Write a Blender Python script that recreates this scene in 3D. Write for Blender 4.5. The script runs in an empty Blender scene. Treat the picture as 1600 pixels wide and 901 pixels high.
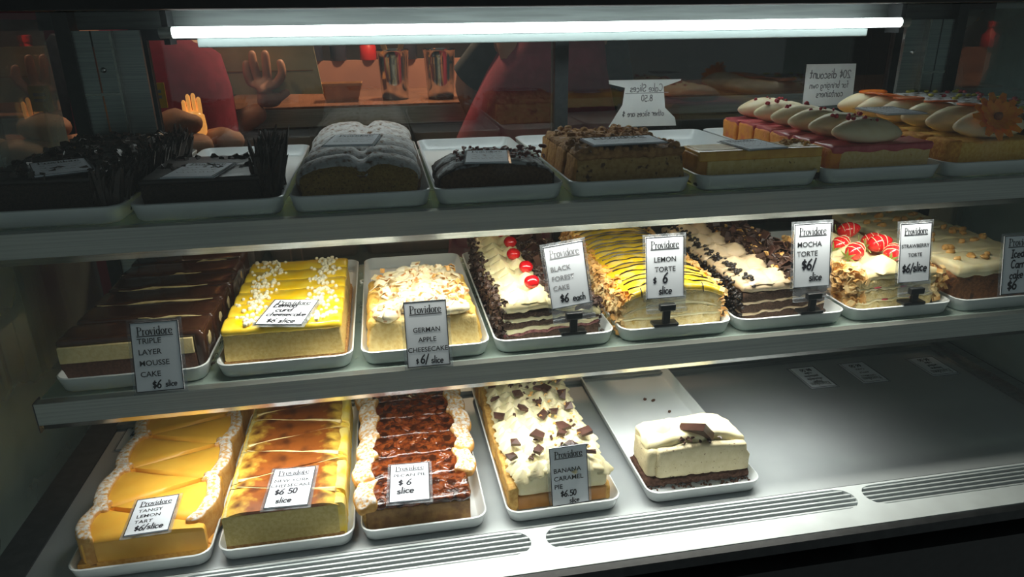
import bpy, math, random
from mathutils import Vector, Matrix, noise
R = random.Random(7)
SC = bpy.context.scene
COL = SC.collection
# ------------------------------------------------------------------ camera, world, exposure
yaw, pit, roll, FPX = .1766, .3599, -.0126, 1108.7
fw = Vector((math.sin(yaw)*math.cos(pit), math.cos(yaw)*math.cos(pit), -math.sin(pit)))
rt = Vector((math.cos(yaw), -math.sin(yaw), 0)); up = rt.cross(fw)
r2 = math.cos(roll)*rt + math.sin(roll)*up; u2 = -math.sin(roll)*rt + math.cos(roll)*up
cam = bpy.data.cameras.new('camera'); cam.lens = FPX*36/1600; cam.sensor_width = 36; cam.clip_start = .01
co = bpy.data.objects.new('camera', cam); COL.objects.link(co)
m3 = Matrix((r2, u2, -fw)).transposed().to_4x4(); m3.translation = Vector((-.0944, -.8121, .6782))
co.matrix_world = m3; SC.camera = co
W = bpy.data.worlds.new('world'); SC.world = W; W.use_nodes = True
W.node_tree.nodes['Background'].inputs[0].default_value = (.76, .88, .87, 1)
W.node_tree.nodes['Background'].inputs[1].default_value = .14
SC.view_settings.view_transform = 'Standard'; SC.view_settings.look = 'None'
SC.view_settings.exposure = 0; SC.view_settings.gamma = 1; SC.view_settings.use_curve_mapping = False
SC.cycles.max_bounces = 10; SC.cycles.transparent_max_bounces = 16
SC.cycles.caustics_reflective = False; SC.cycles.caustics_refractive = False
TUBE_POWER, LAMP_TOP, LAMP_LOW = 11.0, 2.6, 1.75

# ------------------------------------------------------------------ materials
MATS = {}
def mat(name, c, c2=None, sc=80, amt=(.4, .6), rough=.6, bump=0., bsc=300, metal=0., coat=0., sss=0., spec=.5,
        detail=4, c3=None, sc3=200, amt3=(.6, .62), stretch=None, emit=None, top=None, band=None):
    """Principled material whose colour runs between c and c2 by noise; c3 = flecks; top = (colour, lo, hi, scale, nz) a dusting on upward faces"""
    m = bpy.data.materials.new(name); MATS[name] = m; m.use_nodes = True
    nt = m.node_tree; N = nt.nodes; L = nt.links; b = N['Principled BSDF']
    b.inputs['Roughness'].default_value = rough; b.inputs['Metallic'].default_value = metal
    b.inputs['Coat Weight'].default_value = coat; b.inputs['Coat Roughness'].default_value = .08
    b.inputs['Specular IOR Level'].default_value = spec
    if sss:
        b.inputs['Subsurface Weight'].default_value = sss; b.inputs['Subsurface Scale'].default_value = .004
        b.inputs['Subsurface Radius'].default_value = (1, .6, .3)
    tc = N.new('ShaderNodeTexCoord'); vec = tc.outputs['Object']
    if stretch:
        mp = N.new('ShaderNodeMapping'); mp.inputs['Scale'].default_value = stretch; L.new(vec, mp.inputs[0]); vec = mp.outputs[0]
    def ns(scale, det=4):
        n = N.new('ShaderNodeTexNoise'); n.inputs['Scale'].default_value = scale; n.inputs['Detail'].default_value = det
        L.new(vec, n.inputs['Vector']); return n.outputs['Fac']
    def step(src, lo, hi):
        r = N.new('ShaderNodeMapRange'); r.inputs[1].default_value = lo; r.inputs[2].default_value = hi; L.new(src, r.inputs[0]); return r.outputs[0]
    def mix(f, a, bb):
        x = N.new('ShaderNodeMix'); x.data_type = 'RGBA'; L.new(f, x.inputs[0])
        for s, k in ((a, 6), (bb, 7)):
            if isinstance(s, tuple): x.inputs[k].default_value = (*s, 1)
            else: L.new(s, x.inputs[k])
        return x.outputs[2]
    col = c
    if c2: col = mix(step(ns(sc, detail), *amt), c, c2)
    if band:   # browned middle: colour c2 gains towards the centre line of the slice, broken up by noise
        sx0 = N.new('ShaderNodeSeparateXYZ'); L.new(tc.outputs['Object'], sx0.inputs[0])
        ab = N.new('ShaderNodeMath'); ab.operation = 'ABSOLUTE'; L.new(sx0.outputs[0], ab.inputs[0])
        nn = N.new('ShaderNodeMath'); nn.operation = 'MULTIPLY_ADD'; L.new(ns(band[2], 8), nn.inputs[0]); nn.inputs[1].default_value = band[3]; L.new(ab.outputs[0], nn.inputs[2])
        col = mix(step(nn.outputs[0], band[0], band[1]), c2, c)
    if c3: col = mix(step(ns(sc3, 2), *amt3), col, c3)
    if top:
        tcol, lo, hi, tsc, nz = top
        g = N.new('ShaderNodeNewGeometry'); sx = N.new('ShaderNodeSeparateXYZ'); L.new(g.outputs['Normal'], sx.inputs[0])
        f1 = step(sx.outputs[2], nz, nz+.3); f2 = step(ns(tsc, 5), lo, hi)
        mm = N.new('ShaderNodeMath'); mm.operation = 'MULTIPLY'; L.new(f1, mm.inputs[0]); L.new(f2, mm.inputs[1])
        col = mix(mm.outputs[0], col, tcol)
    if isinstance(col, tuple): b.inputs['Base Color'].default_value = (*col, 1)
    else: L.new(col, b.inputs['Base Color'])
    if bump:
        bp = N.new('ShaderNodeBump'); bp.inputs['Strength'].default_value = bump; bp.inputs['Distance'].default_value = .002
        L.new(ns(bsc, 3), bp.inputs['Height']); L.new(bp.outputs[0], b.inputs['Normal'])
    if emit:
        b.inputs['Emission Color'].default_value = (*emit[:3], 1); b.inputs['Emission Strength'].default_value = emit[3]
    return m
def glassy(name, tint, refl=1.0, film=None, ior=1.45, rough=.0):
    """thin clear sheet: transparent + Fresnel reflection, optional thin film (colour, amount, noise lo, hi, scale)"""
    m = bpy.data.materials.new(name); MATS[name] = m; m.use_nodes = True; nt = m.node_tree; N = nt.nodes; L = nt.links
    N.remove(N['Principled BSDF']); out = N['Material Output']
    t = N.new('ShaderNodeBsdfTransparent'); t.inputs[0].default_value = (*tint, 1)
    g = N.new('ShaderNodeBsdfGlossy'); g.inputs['Roughness'].default_value = rough; g.inputs[0].default_value = (refl, refl, refl, 1)
    f0 = ((ior-1)/(ior+1))**2   # Schlick reflection, the same from both sides of the sheet
    lw = N.new('ShaderNodeLayerWeight'); lw.inputs[0].default_value = .5
    pw = N.new('ShaderNodeMath'); pw.operation = 'POWER'; L.new(lw.outputs['Facing'], pw.inputs[0]); pw.inputs[1].default_value = 5
    fr = N.new('ShaderNodeMath'); fr.operation = 'MULTIPLY_ADD'; L.new(pw.outputs[0], fr.inputs[0]); fr.inputs[1].default_value = 1-f0; fr.inputs[2].default_value = f0
    mx = N.new('ShaderNodeMixShader'); L.new(fr.outputs[0], mx.inputs[0]); L.new(t.outputs[0], mx.inputs[1]); L.new(g.outputs[0], mx.inputs[2])
    res = mx.outputs[0]
    if film:
        d = N.new('ShaderNodeBsdfDiffuse'); d.inputs[0].default_value = (*film[0], 1)
        tc = N.new('ShaderNodeTexCoord'); n = N.new('ShaderNodeTexNoise'); n.inputs['Scale'].default_value = film[4]; n.inputs['Detail'].default_value = 4
        L.new(tc.outputs['Object'], n.inputs['Vector'])
        r = N.new('ShaderNodeMapRange'); r.inputs[1].default_value = film[2]; r.inputs[2].default_value = film[3]; r.inputs[4].default_value = film[1]
        L.new(n.outputs['Fac'], r.inputs[0])
        m2 = N.new('ShaderNodeMixShader'); L.new(r.outputs[0], m2.inputs[0]); L.new(res, m2.inputs[1]); L.new(d.outputs[0], m2.inputs[2]); res = m2.outputs[0]
    L.new(res, out.inputs[0]); return m
def emis(name, c, s):
    m = bpy.data.materials.new(name); MATS[name] = m; m.use_nodes = True; nt = m.node_tree
    nt.nodes.remove(nt.nodes['Principled BSDF']); e = nt.nodes.new('ShaderNodeEmission'); e.inputs[0].default_value = (*c, 1); e.inputs[1].default_value = s
    nt.links.new(e.outputs[0], nt.nodes['Material Output'].inputs[0]); return m

# setting
mat('steel', (.38, .41, .41), (.30, .33, .33), sc=40, rough=.34, metal=1, stretch=(.15, 12, 12))
mat('rail_steel', (.46, .47, .44), (.38, .39, .37), sc=30, rough=.36, metal=.9, stretch=(.1, 14, 14))
mat('rail_polish', (.46, .46, .43), (.36, .36, .34), sc=30, rough=.24, metal=1, stretch=(.2, 10, 10))
mat('deck_steel', (.40, .43, .44), (.37, .40, .41), sc=12, rough=.5, metal=.45, c3=(.35, .37, .385), sc3=5, amt3=(.45, .7))
mat('white_steel', (.72, .78, .79), (.66, .71, .72), sc=20, rough=.45, metal=.15)
mat('slat_steel', (.70, .75, .76), rough=.35, metal=.3)
mat('black_frame', (.006, .007, .008), (.01, .011, .012), rough=.45)
mat('black_gasket', (.012, .014, .016), (.022, .024, .026), sc=60, rough=.5)
mat('void', (.02, .025, .028), rough=.8)
mat('dark_door_frame', (.022, .028, .032), (.03, .036, .04), rough=.4)
mat('screw', (.5, .52, .52), rough=.3, metal=1)
glassy('front_glass', (.97, .99, .985), .9, film=((.45, .55, .6), .05, .62, .8, 9))
glassy('end_glass', (.80, .90, .87), 1.0, ior=1.8, film=((.34, .43, .40), .55, .25, .6, 3))  # film colour paints in the greenish haze of reflected daylight
glassy('door_glass', (.88, .89, .89), 1.0, ior=1.75)
glassy('shelf_glass', (.72, .84, .78), .9, film=((.5, .6, .55), .35, .2, .4, 20))
glassy('clear_plastic', (.90, .92, .94), .9, ior=1.35, film=((.75, .8, .85), .12, .3, .6, 50))
emis('tube_glow', (.93, 1.0, .98), TUBE_POWER)
emis('lamp_glow', (1.0, .95, .84), 6)
mat('batten_white', (.30, .36, .36), rough=.5)
mat('tube_cap', (.55, .57, .55), rough=.35, metal=.6)
# trays, signs
mat('tray_white', (.74, .78, .79), (.70, .74, .75), sc=15, rough=.28, coat=.3)
mat('card_white', (.68, .72, .78), rough=.6)
mat('card_ink', (.012, .012, .016), rough=.6)
mat('marker_ink', (.015, .015, .025), rough=.6)
mat('grey_ink', (.25, .25, .27), rough=.6)
mat('holder_black', (.008, .009, .01), rough=.35)
mat('note_paper', (.78, .80, .80), (.70, .73, .74), sc=12, rough=.8)
# cakes
mat('dark_choc', (.012, .0085, .0075), (.02, .013, .010), sc=120, rough=.42, bump=.3)
mat('dark_sponge', (.016, .010, .007), (.028, .016, .010), sc=260, rough=.85, bump=.8, bsc=500)
mat('choc_curl', (.022, .013, .010), (.045, .026, .018), sc=70, rough=.35)
mat('choc_glaze', (.055, .020, .010), (.075, .03, .016), sc=40, rough=.22, coat=.35)
mat('white_mousse', (.80, .66, .34), (.74, .58, .27), sc=150, rough=.6, bump=.25)
mat('choc_mousse', (.085, .033, .018), (.115, .045, .024), sc=220, rough=.7, bump=.5)
mat('lemon_top', (.95, .58, .004), (.95, .66, .05), sc=45, rough=.3, coat=.35, sss=.12)
mat('lemon_cheese', (.74, .55, .20), (.66, .45, .13), sc=180, rough=.7, bump=.6, sss=.1)
mat('biscuit', (.52, .28, .09), (.36, .17, .05), sc=260, rough=.85, bump=.9)
mat('white_crumb', (.86, .82, .62), rough=.7)
mat('apple_cheese', (.76, .58, .24), (.68, .47, .16), sc=140, rough=.7, bump=.5)
mat('apple_side', (.82, .55, .14), (.70, .40, .08), sc=70, rough=.5, bump=.5)
mat('almond_top', (.84, .76, .56), (.80, .66, .38), sc=50, rough=.6, c3=(.48, .20, .05), sc3=110, amt3=(.55, .66), bump=.4)
mat('toasted', (.62, .30, .07), (.80, .52, .20), sc=90, rough=.6)
mat('cream', (.80, .70, .42), (.78, .66, .36), sc=60, rough=.5, sss=.15)
mat('pale_cream', (.80, .72, .47), (.77, .68, .40), sc=60, rough=.5, sss=.15)
mat('mocha_cream', (.70, .55, .37), (.64, .48, .30), sc=60, rough=.5, sss=.1)
mat('choc_sponge', (.06, .030, .018), (.10, .052, .03), sc=300, rough=.9, bump=1, bsc=600)
mat('cherry_layer', (.12, .012, .022), (.30, .12, .10), sc=160, rough=.5)
mat('cherry', (.62, .008, .012), (.45, .004, .01), sc=60, rough=.15, coat=.6)
mat('shaving', (.035, .017, .012), (.075, .04, .028), sc=90, rough=.45)
mat('choc_piece', (.06, .028, .02), (.085, .04, .03), sc=60, rough=.3)
mat('torte_yellow', (.92, .60, .02), (.90, .66, .16), sc=55, amt=(.5, .62), rough=.3, coat=.3)
mat('pale_sponge', (.72, .55, .24), (.80, .66, .36), sc=120, rough=.85, bump=.9, bsc=500, c3=(.60, .36, .06), sc3=90, amt3=(.62, .75))
mat('almond_flake', (.86, .66, .34), (.68, .36, .10), sc=40, rough=.5)
mat('orange_flake', (.85, .50, .14), (.70, .30, .05), sc=50, rough=.5)
mat('drizzle', (.018, .010, .006), rough=.3)
mat('strawberry', (.70, .015, .02), (.80, .10, .06), sc=40, amt=(.55, .8), rough=.2, coat=.5, c3=(.85, .55, .15), sc3=420, amt3=(.68, .72))
mat('leaf_green', (.20, .30, .05), (.32, .34, .10), sc=120, rough=.5)
mat('carrot_cake', (.17, .062, .018), (.26, .10, .03), sc=180, rough=.75, bump=.9, c3=(.05, .018, .008), sc3=60, amt3=(.55, .7))
mat('icing', (.80, .73, .48), (.76, .66, .38), sc=40, rough=.45, sss=.15)
mat('walnut', (.55, .28, .07), (.70, .42, .14), sc=140, rough=.5)
mat('tart_filling', (.92, .50, .06), (.88, .44, .045), sc=30, rough=.42, sss=.15)
mat('tart_side', (.84, .46, .09), (.74, .36, .05), sc=200, rough=.7, bump=.4)
mat('sugared_crust', (.72, .40, .11), (.62, .30, .06), sc=90, rough=.75, bump=.4, top=((.80, .77, .72), .38, .60, 200, .35))
mat('ny_top', (.88, .58, .08), (.27, .072, .010), band=(.090, .130, 60, .09), rough=.4, c3=(.10, .026, .006), sc3=36, amt3=(.48, .68))
mat('ny_torn', (.86, .70, .36), (.80, .60, .24), sc=120, rough=.6)
mat('header_steel', (.15, .17, .17), (.11, .125, .125), sc=20, rough=.5, metal=.5, stretch=(.3, 6, 6))
mat('ny_edge', (.90, .63, .05), (.86, .68, .20), sc=50, rough=.4)
mat('ny_cheese', (.62, .50, .20), (.54, .42, .14), sc=180, rough=.75, bump=.5)
mat('pecan_glaze', (.11, .020, .005), (.21, .048, .010), sc=130, rough=.16, coat=.8, bump=.9, bsc=200, c3=(.035, .008, .003), sc3=70, amt3=(.48, .62))
mat('pecan', (.25, .06, .012), (.16, .03, .008), sc=200, rough=.2, coat=.7)
mat('pecan_custard', (.38, .20, .05), (.24, .11, .03), sc=60, rough=.5, bump=.3)
mat('caramel', (.52, .24, .05), (.44, .18, .03), sc=40, rough=.35)
mat('gold_crust', (.72, .44, .12), (.60, .32, .07), sc=150, rough=.75, bump=.6)
mat('fleck_cheese', (.76, .66, .42), (.70, .60, .36), sc=80, rough=.65, c3=(.22, .12, .07), sc3=260, amt3=(.67, .70), bump=.3)
mat('cookie_crumb', (.07, .028, .016), (.11, .05, .03), sc=250, rough=.9, bump=1)
mat('loaf_crumb', (.34, .22, .055), (.26, .15, .035), sc=240, rough=.85, bump=.8, c3=(.14, .08, .02), sc3=420, amt3=(.6, .64))
mat('loaf_crust', (.13, .06, .025), (.20, .10, .04), sc=140, rough=.8, bump=.5, top=((.60, .60, .60), .30, .52, 120, .15))
mat('berry_cake', (.085, .042, .02), (.13, .07, .035), sc=240, rough=.85, bump=.8)
mat('berry_crust', (.035, .02, .015), (.06, .03, .02), sc=140, rough=.7, bump=.5, top=((.50, .52, .54), .46, .58, 60, .3))
mat('dried_berry', (.13, .018, .015), (.24, .06, .03), sc=80, rough=.4)
mat('crumble_body', (.52, .34, .13), (.42, .25, .08), sc=160, rough=.8, bump=.7, c3=(.13, .06, .03), sc3=90, amt3=(.6, .68))
mat('crumble_side', (.60, .30, .08), (.45, .2, .05), sc=90, rough=.8, bump=.7)
mat('crumble', (.50, .27, .10), (.34, .16, .06), sc=120, rough=.8, bump=.6, top=((.6, .54, .48), .6, .72, 90, .4))
mat('caramel_top', (.80, .44, .05), (.68, .33, .03), sc=60, rough=.3, coat=.3)
mat('caramel_pale', (.75, .55, .25), (.65, .42, .15), sc=60, rough=.4)
mat('caramel_body', (.80, .62, .26), (.72, .52, .18), sc=100, rough=.7, bump=.3, c3=(.2, .1, .03), sc3=130, amt3=(.66, .70))
mat('caramel_side', (.60, .28, .04), (.50, .21, .025), sc=60, rough=.45)
mat('black_base', (.018, .011, .009), (.03, .018, .014), sc=260, rough=.9, bump=.9)
mat('pink_glaze', (.62, .12, .13), (.52, .07, .09), sc=60, rough=.35, coat=.2)
mat('orange_side', (.90, .36, .05), (.78, .22, .07), sc=55, rough=.6, bump=.5)
mat('sponge_cream', (.82, .62, .30), (.76, .54, .22), sc=200, rough=.8, bump=.5, c3=(.6, .25, .12), sc3=120, amt3=(.68, .72))
mat('quenelle', (.88, .76, .52), (.85, .70, .44), sc=50, rough=.5, sss=.15)
mat('red_crumb', (.40, .02, .035), rough=.5)
mat('lemon_sponge', (.85, .56, .14), (.76, .44, .08), sc=180, rough=.8, bump=.6)
mat('orange_crust', (.82, .40, .06), (.68, .28, .04), sc=160, rough=.8, bump=.7)
mat('orange_slice', (.95, .30, .03), (.85, .18, .02), sc=90, rough=.3, coat=.4)
mat('orange_rind', (.62, .12, .01), rough=.4)
mat('petal_orange', (1.0, .34, .01), (.95, .24, .01), sc=120, rough=.6)
mat('petal_dark', (.28, .08, .02), rough=.7)
mat('pistachio_cake', (.18, .12, .04), (.10, .06, .03), sc=120, rough=.8, top=((.72, .74, .76), .35, .5, 70, .4))
mat('pistachio', (.42, .42, .06), (.6, .52, .1), sc=60, rough=.6)
# back room
mat('maroon_cloth', (.27, .018, .05), (.22, .014, .04), sc=40, rough=.85)
mat('navy_cloth', (.012, .014, .02), (.02, .022, .03), sc=40, rough=.85)
mat('skin', (.55, .27, .17), (.48, .22, .14), sc=30, rough=.5, sss=.1)
mat('hair', (.03, .018, .012), rough=.6)
mat('maroon_wall', (.10, .012, .022), (.07, .008, .016), sc=3, rough=.6)
mat('wood_front', (.055, .025, .012), (.03, .014, .008), sc=14, rough=.55, stretch=(5, 5, .4))
mat('counter_top', (.26, .12, .07), (.17, .08, .05), sc=12, rough=.25)
mat('splash', (.40, .19, .13), (.32, .15, .11), sc=4, rough=.5)
mat('dark_wall', (.035, .022, .02), (.02, .014, .014), sc=3, rough=.8)
mat('room_floor', (.05, .04, .035), (.03, .025, .022), sc=6, rough=.5)
mat('room_green', (.42, .52, .49), (.3, .38, .36), sc=2, rough=.7)
mat('kraft', (.42, .20, .07), (.34, .15, .05), sc=30, rough=.8)
mat('beige_card', (.50, .44, .27), (.44, .38, .22), sc=20, rough=.8)
mat('chrome', (.72, .70, .68), rough=.14, metal=1)
mat('stick_wood', (.72, .42, .2), rough=.7)
mat('yellow_tag', (.68, .42, .02), rough=.6)
mat('bread', (.40, .20, .12), (.30, .13, .08), sc=30, rough=.7)
mat('red_plastic', (.5, .02, .02), rough=.4)
mat('dark_bottle', (.03, .03, .045), rough=.3)
mat('amber_glow', (.9, .45, .1), rough=.3, emit=(1.0, .42, .10, .8))
mat('white_stuff', (.6, .62, .62), rough=.7)
# ------------------------------------------------------------------ mesh helpers
def nz(p, s, seed=0.): return noise.noise(Vector((p[0]*s+seed*3.17, p[1]*s-seed*1.3, p[2]*s+seed*7.7)))
class MB:
    def __init__(s): s.v = []; s.f = []
    def add(s, vs, fs, M=None):
        o = len(s.v)
        s.v += [tuple(M @ Vector(v)) for v in vs] if M else [tuple(v) for v in vs]
        s.f += [tuple(i+o for i in f) for f in fs]; return s
    def box(s, x0, x1, y0, y1, z0, z1, M=None):
        return s.add([(x0,y0,z0),(x1,y0,z0),(x1,y1,z0),(x0,y1,z0),(x0,y0,z1),(x1,y0,z1),(x1,y1,z1),(x0,y1,z1)],
                     [(0,3,2,1),(4,5,6,7),(0,1,5,4),(1,2,6,5),(2,3,7,6),(3,0,4,7)], M)
    def rbox(s, x0, x1, y0, y1, z0, z1, r=.004, n=(6,4,3), fn=None, amp=0., sc=60., seed=0., M=None, rz=None):
        """rounded box with a subdivided skin; fn(p, normal)->p reshapes it; amp/sc = noise relief"""
        h = [(x1-x0)/2, (y1-y0)/2, (z1-z0)/2]; c = Vector(((x0+x1)/2, (y0+y1)/2, (z0+z1)/2)); r = min(r, *[a*.98 for a in h])
        ax = []
        for a in range(3):
            i0 = h[a]-r
            ins = [-i0+2*i0*k/n[a] for k in range(n[a]+1)]
            ax.append([-h[a], -h[a]+r*.45]+ins+[h[a]-r*.45, h[a]])
        nx, ny, nzz = [len(a)-1 for a in ax]; ids = {}; vs = []
        def vid(i, j, k):
            if (i, j, k) in ids: return ids[i, j, k]
            p = Vector((ax[0][i], ax[1][j], ax[2][k]))
            q = Vector([max(-h[a]+r, min(h[a]-r, p[a])) for a in range(3)]); d = p-q
            d.normalize(); p = q+d*r+c
            if amp: p = p+d*(amp*nz(p, sc, seed)+amp*.5*nz(p, sc*2.3, seed+5))
            if fn: p = Vector(fn(p, d))
            ids[i, j, k] = len(vs); vs.append(p); return ids[i, j, k]
        fs = []
        for i in range(nx):
            for j in range(ny):
                fs.append((vid(i,j,0),vid(i,j+1,0),vid(i+1,j+1,0),vid(i+1,j,0))); fs.append((vid(i,j,nzz),vid(i+1,j,nzz),vid(i+1,j+1,nzz),vid(i,j+1,nzz)))
            for k in range(nzz):
                fs.append((vid(i,0,k),vid(i+1,0,k),vid(i+1,0,k+1),vid(i,0,k+1))); fs.append((vid(i,ny,k),vid(i,ny,k+1),vid(i+1,ny,k+1),vid(i+1,ny,k)))
        for j in range(ny):
            for k in range(nzz):
                fs.append((vid(0,j,k),vid(0,j,k+1),vid(0,j+1,k+1),vid(0,j+1,k))); fs.append((vid(nx,j,k),vid(nx,j+1,k),vid(nx,j+1,k+1),vid(nx,j,k+1)))
        return s.add(vs, fs, M)
    def ball(s, c, r, seg=10, rings=7, fn=None, amp=0., sc=100., seed=0., M=None):
        rx, ry, rz_ = r if isinstance(r, (tuple, list)) else (r, r, r); vs = []; fs = []
        for i in range(rings+1):
            t = math.pi*i/rings
            for j in range(seg):
                a = 2*math.pi*j/seg; d = Vector((math.sin(t)*math.cos(a), math.sin(t)*math.sin(a), math.cos(t)))
                p = Vector((d.x*rx, d.y*ry, d.z*rz_))
                if amp: p += d*amp*nz(p+Vector(c), sc, seed)
                if fn: p = Vector(fn(p, d))
                vs.append(p+Vector(c))
        for i in range(rings):
            for j in range(seg):
                a, b = i*seg+j, i*seg+(j+1) % seg
                fs.append((a, a+seg, b+seg, b))
        return s.add(vs, fs, M)
    def tube(s, pts, r, seg=8, M=None, cap=True):
        pts = [Vector(p) for p in pts]; rr = r if isinstance(r, (list, tuple)) else [r]*len(pts); vs = []; fs = []
        u = None
        for i, p in enumerate(pts):
            d = (pts[min(i+1, len(pts)-1)]-pts[max(i-1, 0)]).normalized()
            if u is None: u = d.orthogonal().normalized()
            u = (u-d*u.dot(d)).normalized(); w = d.cross(u)
            for k in range(seg):
                a = 2*math.pi*k/seg; vs.append(p+(u*math.cos(a)+w*math.sin(a))*rr[i])
        for i in range(len(pts)-1):
            for k in range(seg):
                a, b = i*seg+k, i*seg+(k+1) % seg; fs.append((a, b, b+seg, a+seg))
        if cap: fs.append(tuple(range(seg))[::-1]); fs.append(tuple((len(pts)-1)*seg+k for k in range(seg)))
        return s.add(vs, fs, M)
    def lathe(s, prof, seg=20, c=(0,0,0), sx=1, sy=1, M=None):
        vs = []; fs = []
        for r, z in prof:
            for k in range(seg):
                a = 2*math.pi*k/seg; vs.append((c[0]+r*math.cos(a)*sx, c[1]+r*math.sin(a)*sy, c[2]+z))
        for i in range(len(prof)-1):
            for k in range(seg):
                a, b = i*seg+k, i*seg+(k+1) % seg; fs.append((a, b, b+seg, a+seg))
        fs.append(tuple(range(seg))[::-1]); fs.append(tuple((len(prof)-1)*seg+k for k in range(seg)))
        return s.add(vs, fs, M)
    def extr_x(s, poly, x0, x1):
        """closed polygon in (y, z) drawn out along x"""
        n = len(poly); vs = [(x0, y, z) for y, z in poly]+[(x1, y, z) for y, z in poly]
        fs = [tuple(range(n)), tuple(range(2*n-1, n-1, -1))]+[(i, n+i, n+(i+1) % n, (i+1) % n) for i in range(n)]
        return s.add(vs, fs)
    def flake(s, c, size, rng, th=.0012, curl=True):
        """small bent chip in a random attitude"""
        a, b = size; M = Matrix.Translation(c) @ Matrix.Rotation(rng.uniform(0, 6.3), 4, 'Z') @ Matrix.Rotation(rng.uniform(-1.4, 1.4), 4, 'X') @ Matrix.Rotation(rng.uniform(-1, 1), 4, 'Y')
        k = a*.3 if curl else 0; h = th/2
        vs = [(-a/2,-b/2,-h),(0,-b/2,k-h),(a/2,-b/2,-h),(-a/2,b/2,-h),(0,b/2,k-h),(a/2,b/2,-h),(-a/2,-b/2,h),(0,-b/2,k+h),(a/2,-b/2,h),(-a/2,b/2,h),(0,b/2,k+h),(a/2,b/2,h)]
        fs = [(0,3,4,1),(1,4,5,2),(6,7,10,9),(7,8,11,10),(0,1,7,6),(1,2,8,7),(4,3,9,10),(5,4,10,11),(3,0,6,9),(2,5,11,8)]
        return s.add(vs, fs, M)
    def build(s, name, m, parent=None, smooth=True, kind=None, label=None, loc=None):
        me = bpy.data.meshes.new(name); me.from_pydata(s.v, [], s.f); me.materials.append(MATS[m])
        if smooth:
            me.polygons.foreach_set('use_smooth', [True]*len(me.polygons))
            try: me.set_sharp_from_angle(angle=math.radians(50))
            except Exception: pass
        o = bpy.data.objects.new(name, me); COL.objects.link(o)
        if parent: o.parent = parent
        if loc: o.location = loc
        if kind: o['kind'] = kind
        if label: o['label'] = label
        return o
def tag(o, label, cat, group=None):
    o['label'] = label; o['category'] = cat
    if group: o['group'] = group
    return o
def thing(name, label, cat, loc=(0,0,0), rotz=0, group=None):
    o = bpy.data.objects.new(name, None); COL.objects.link(o); o.empty_display_size = .02
    o.location = loc; o.rotation_euler = (0, 0, rotz); return tag(o, label, cat, group)
def struct(o): o['kind'] = 'structure'; return o

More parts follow.
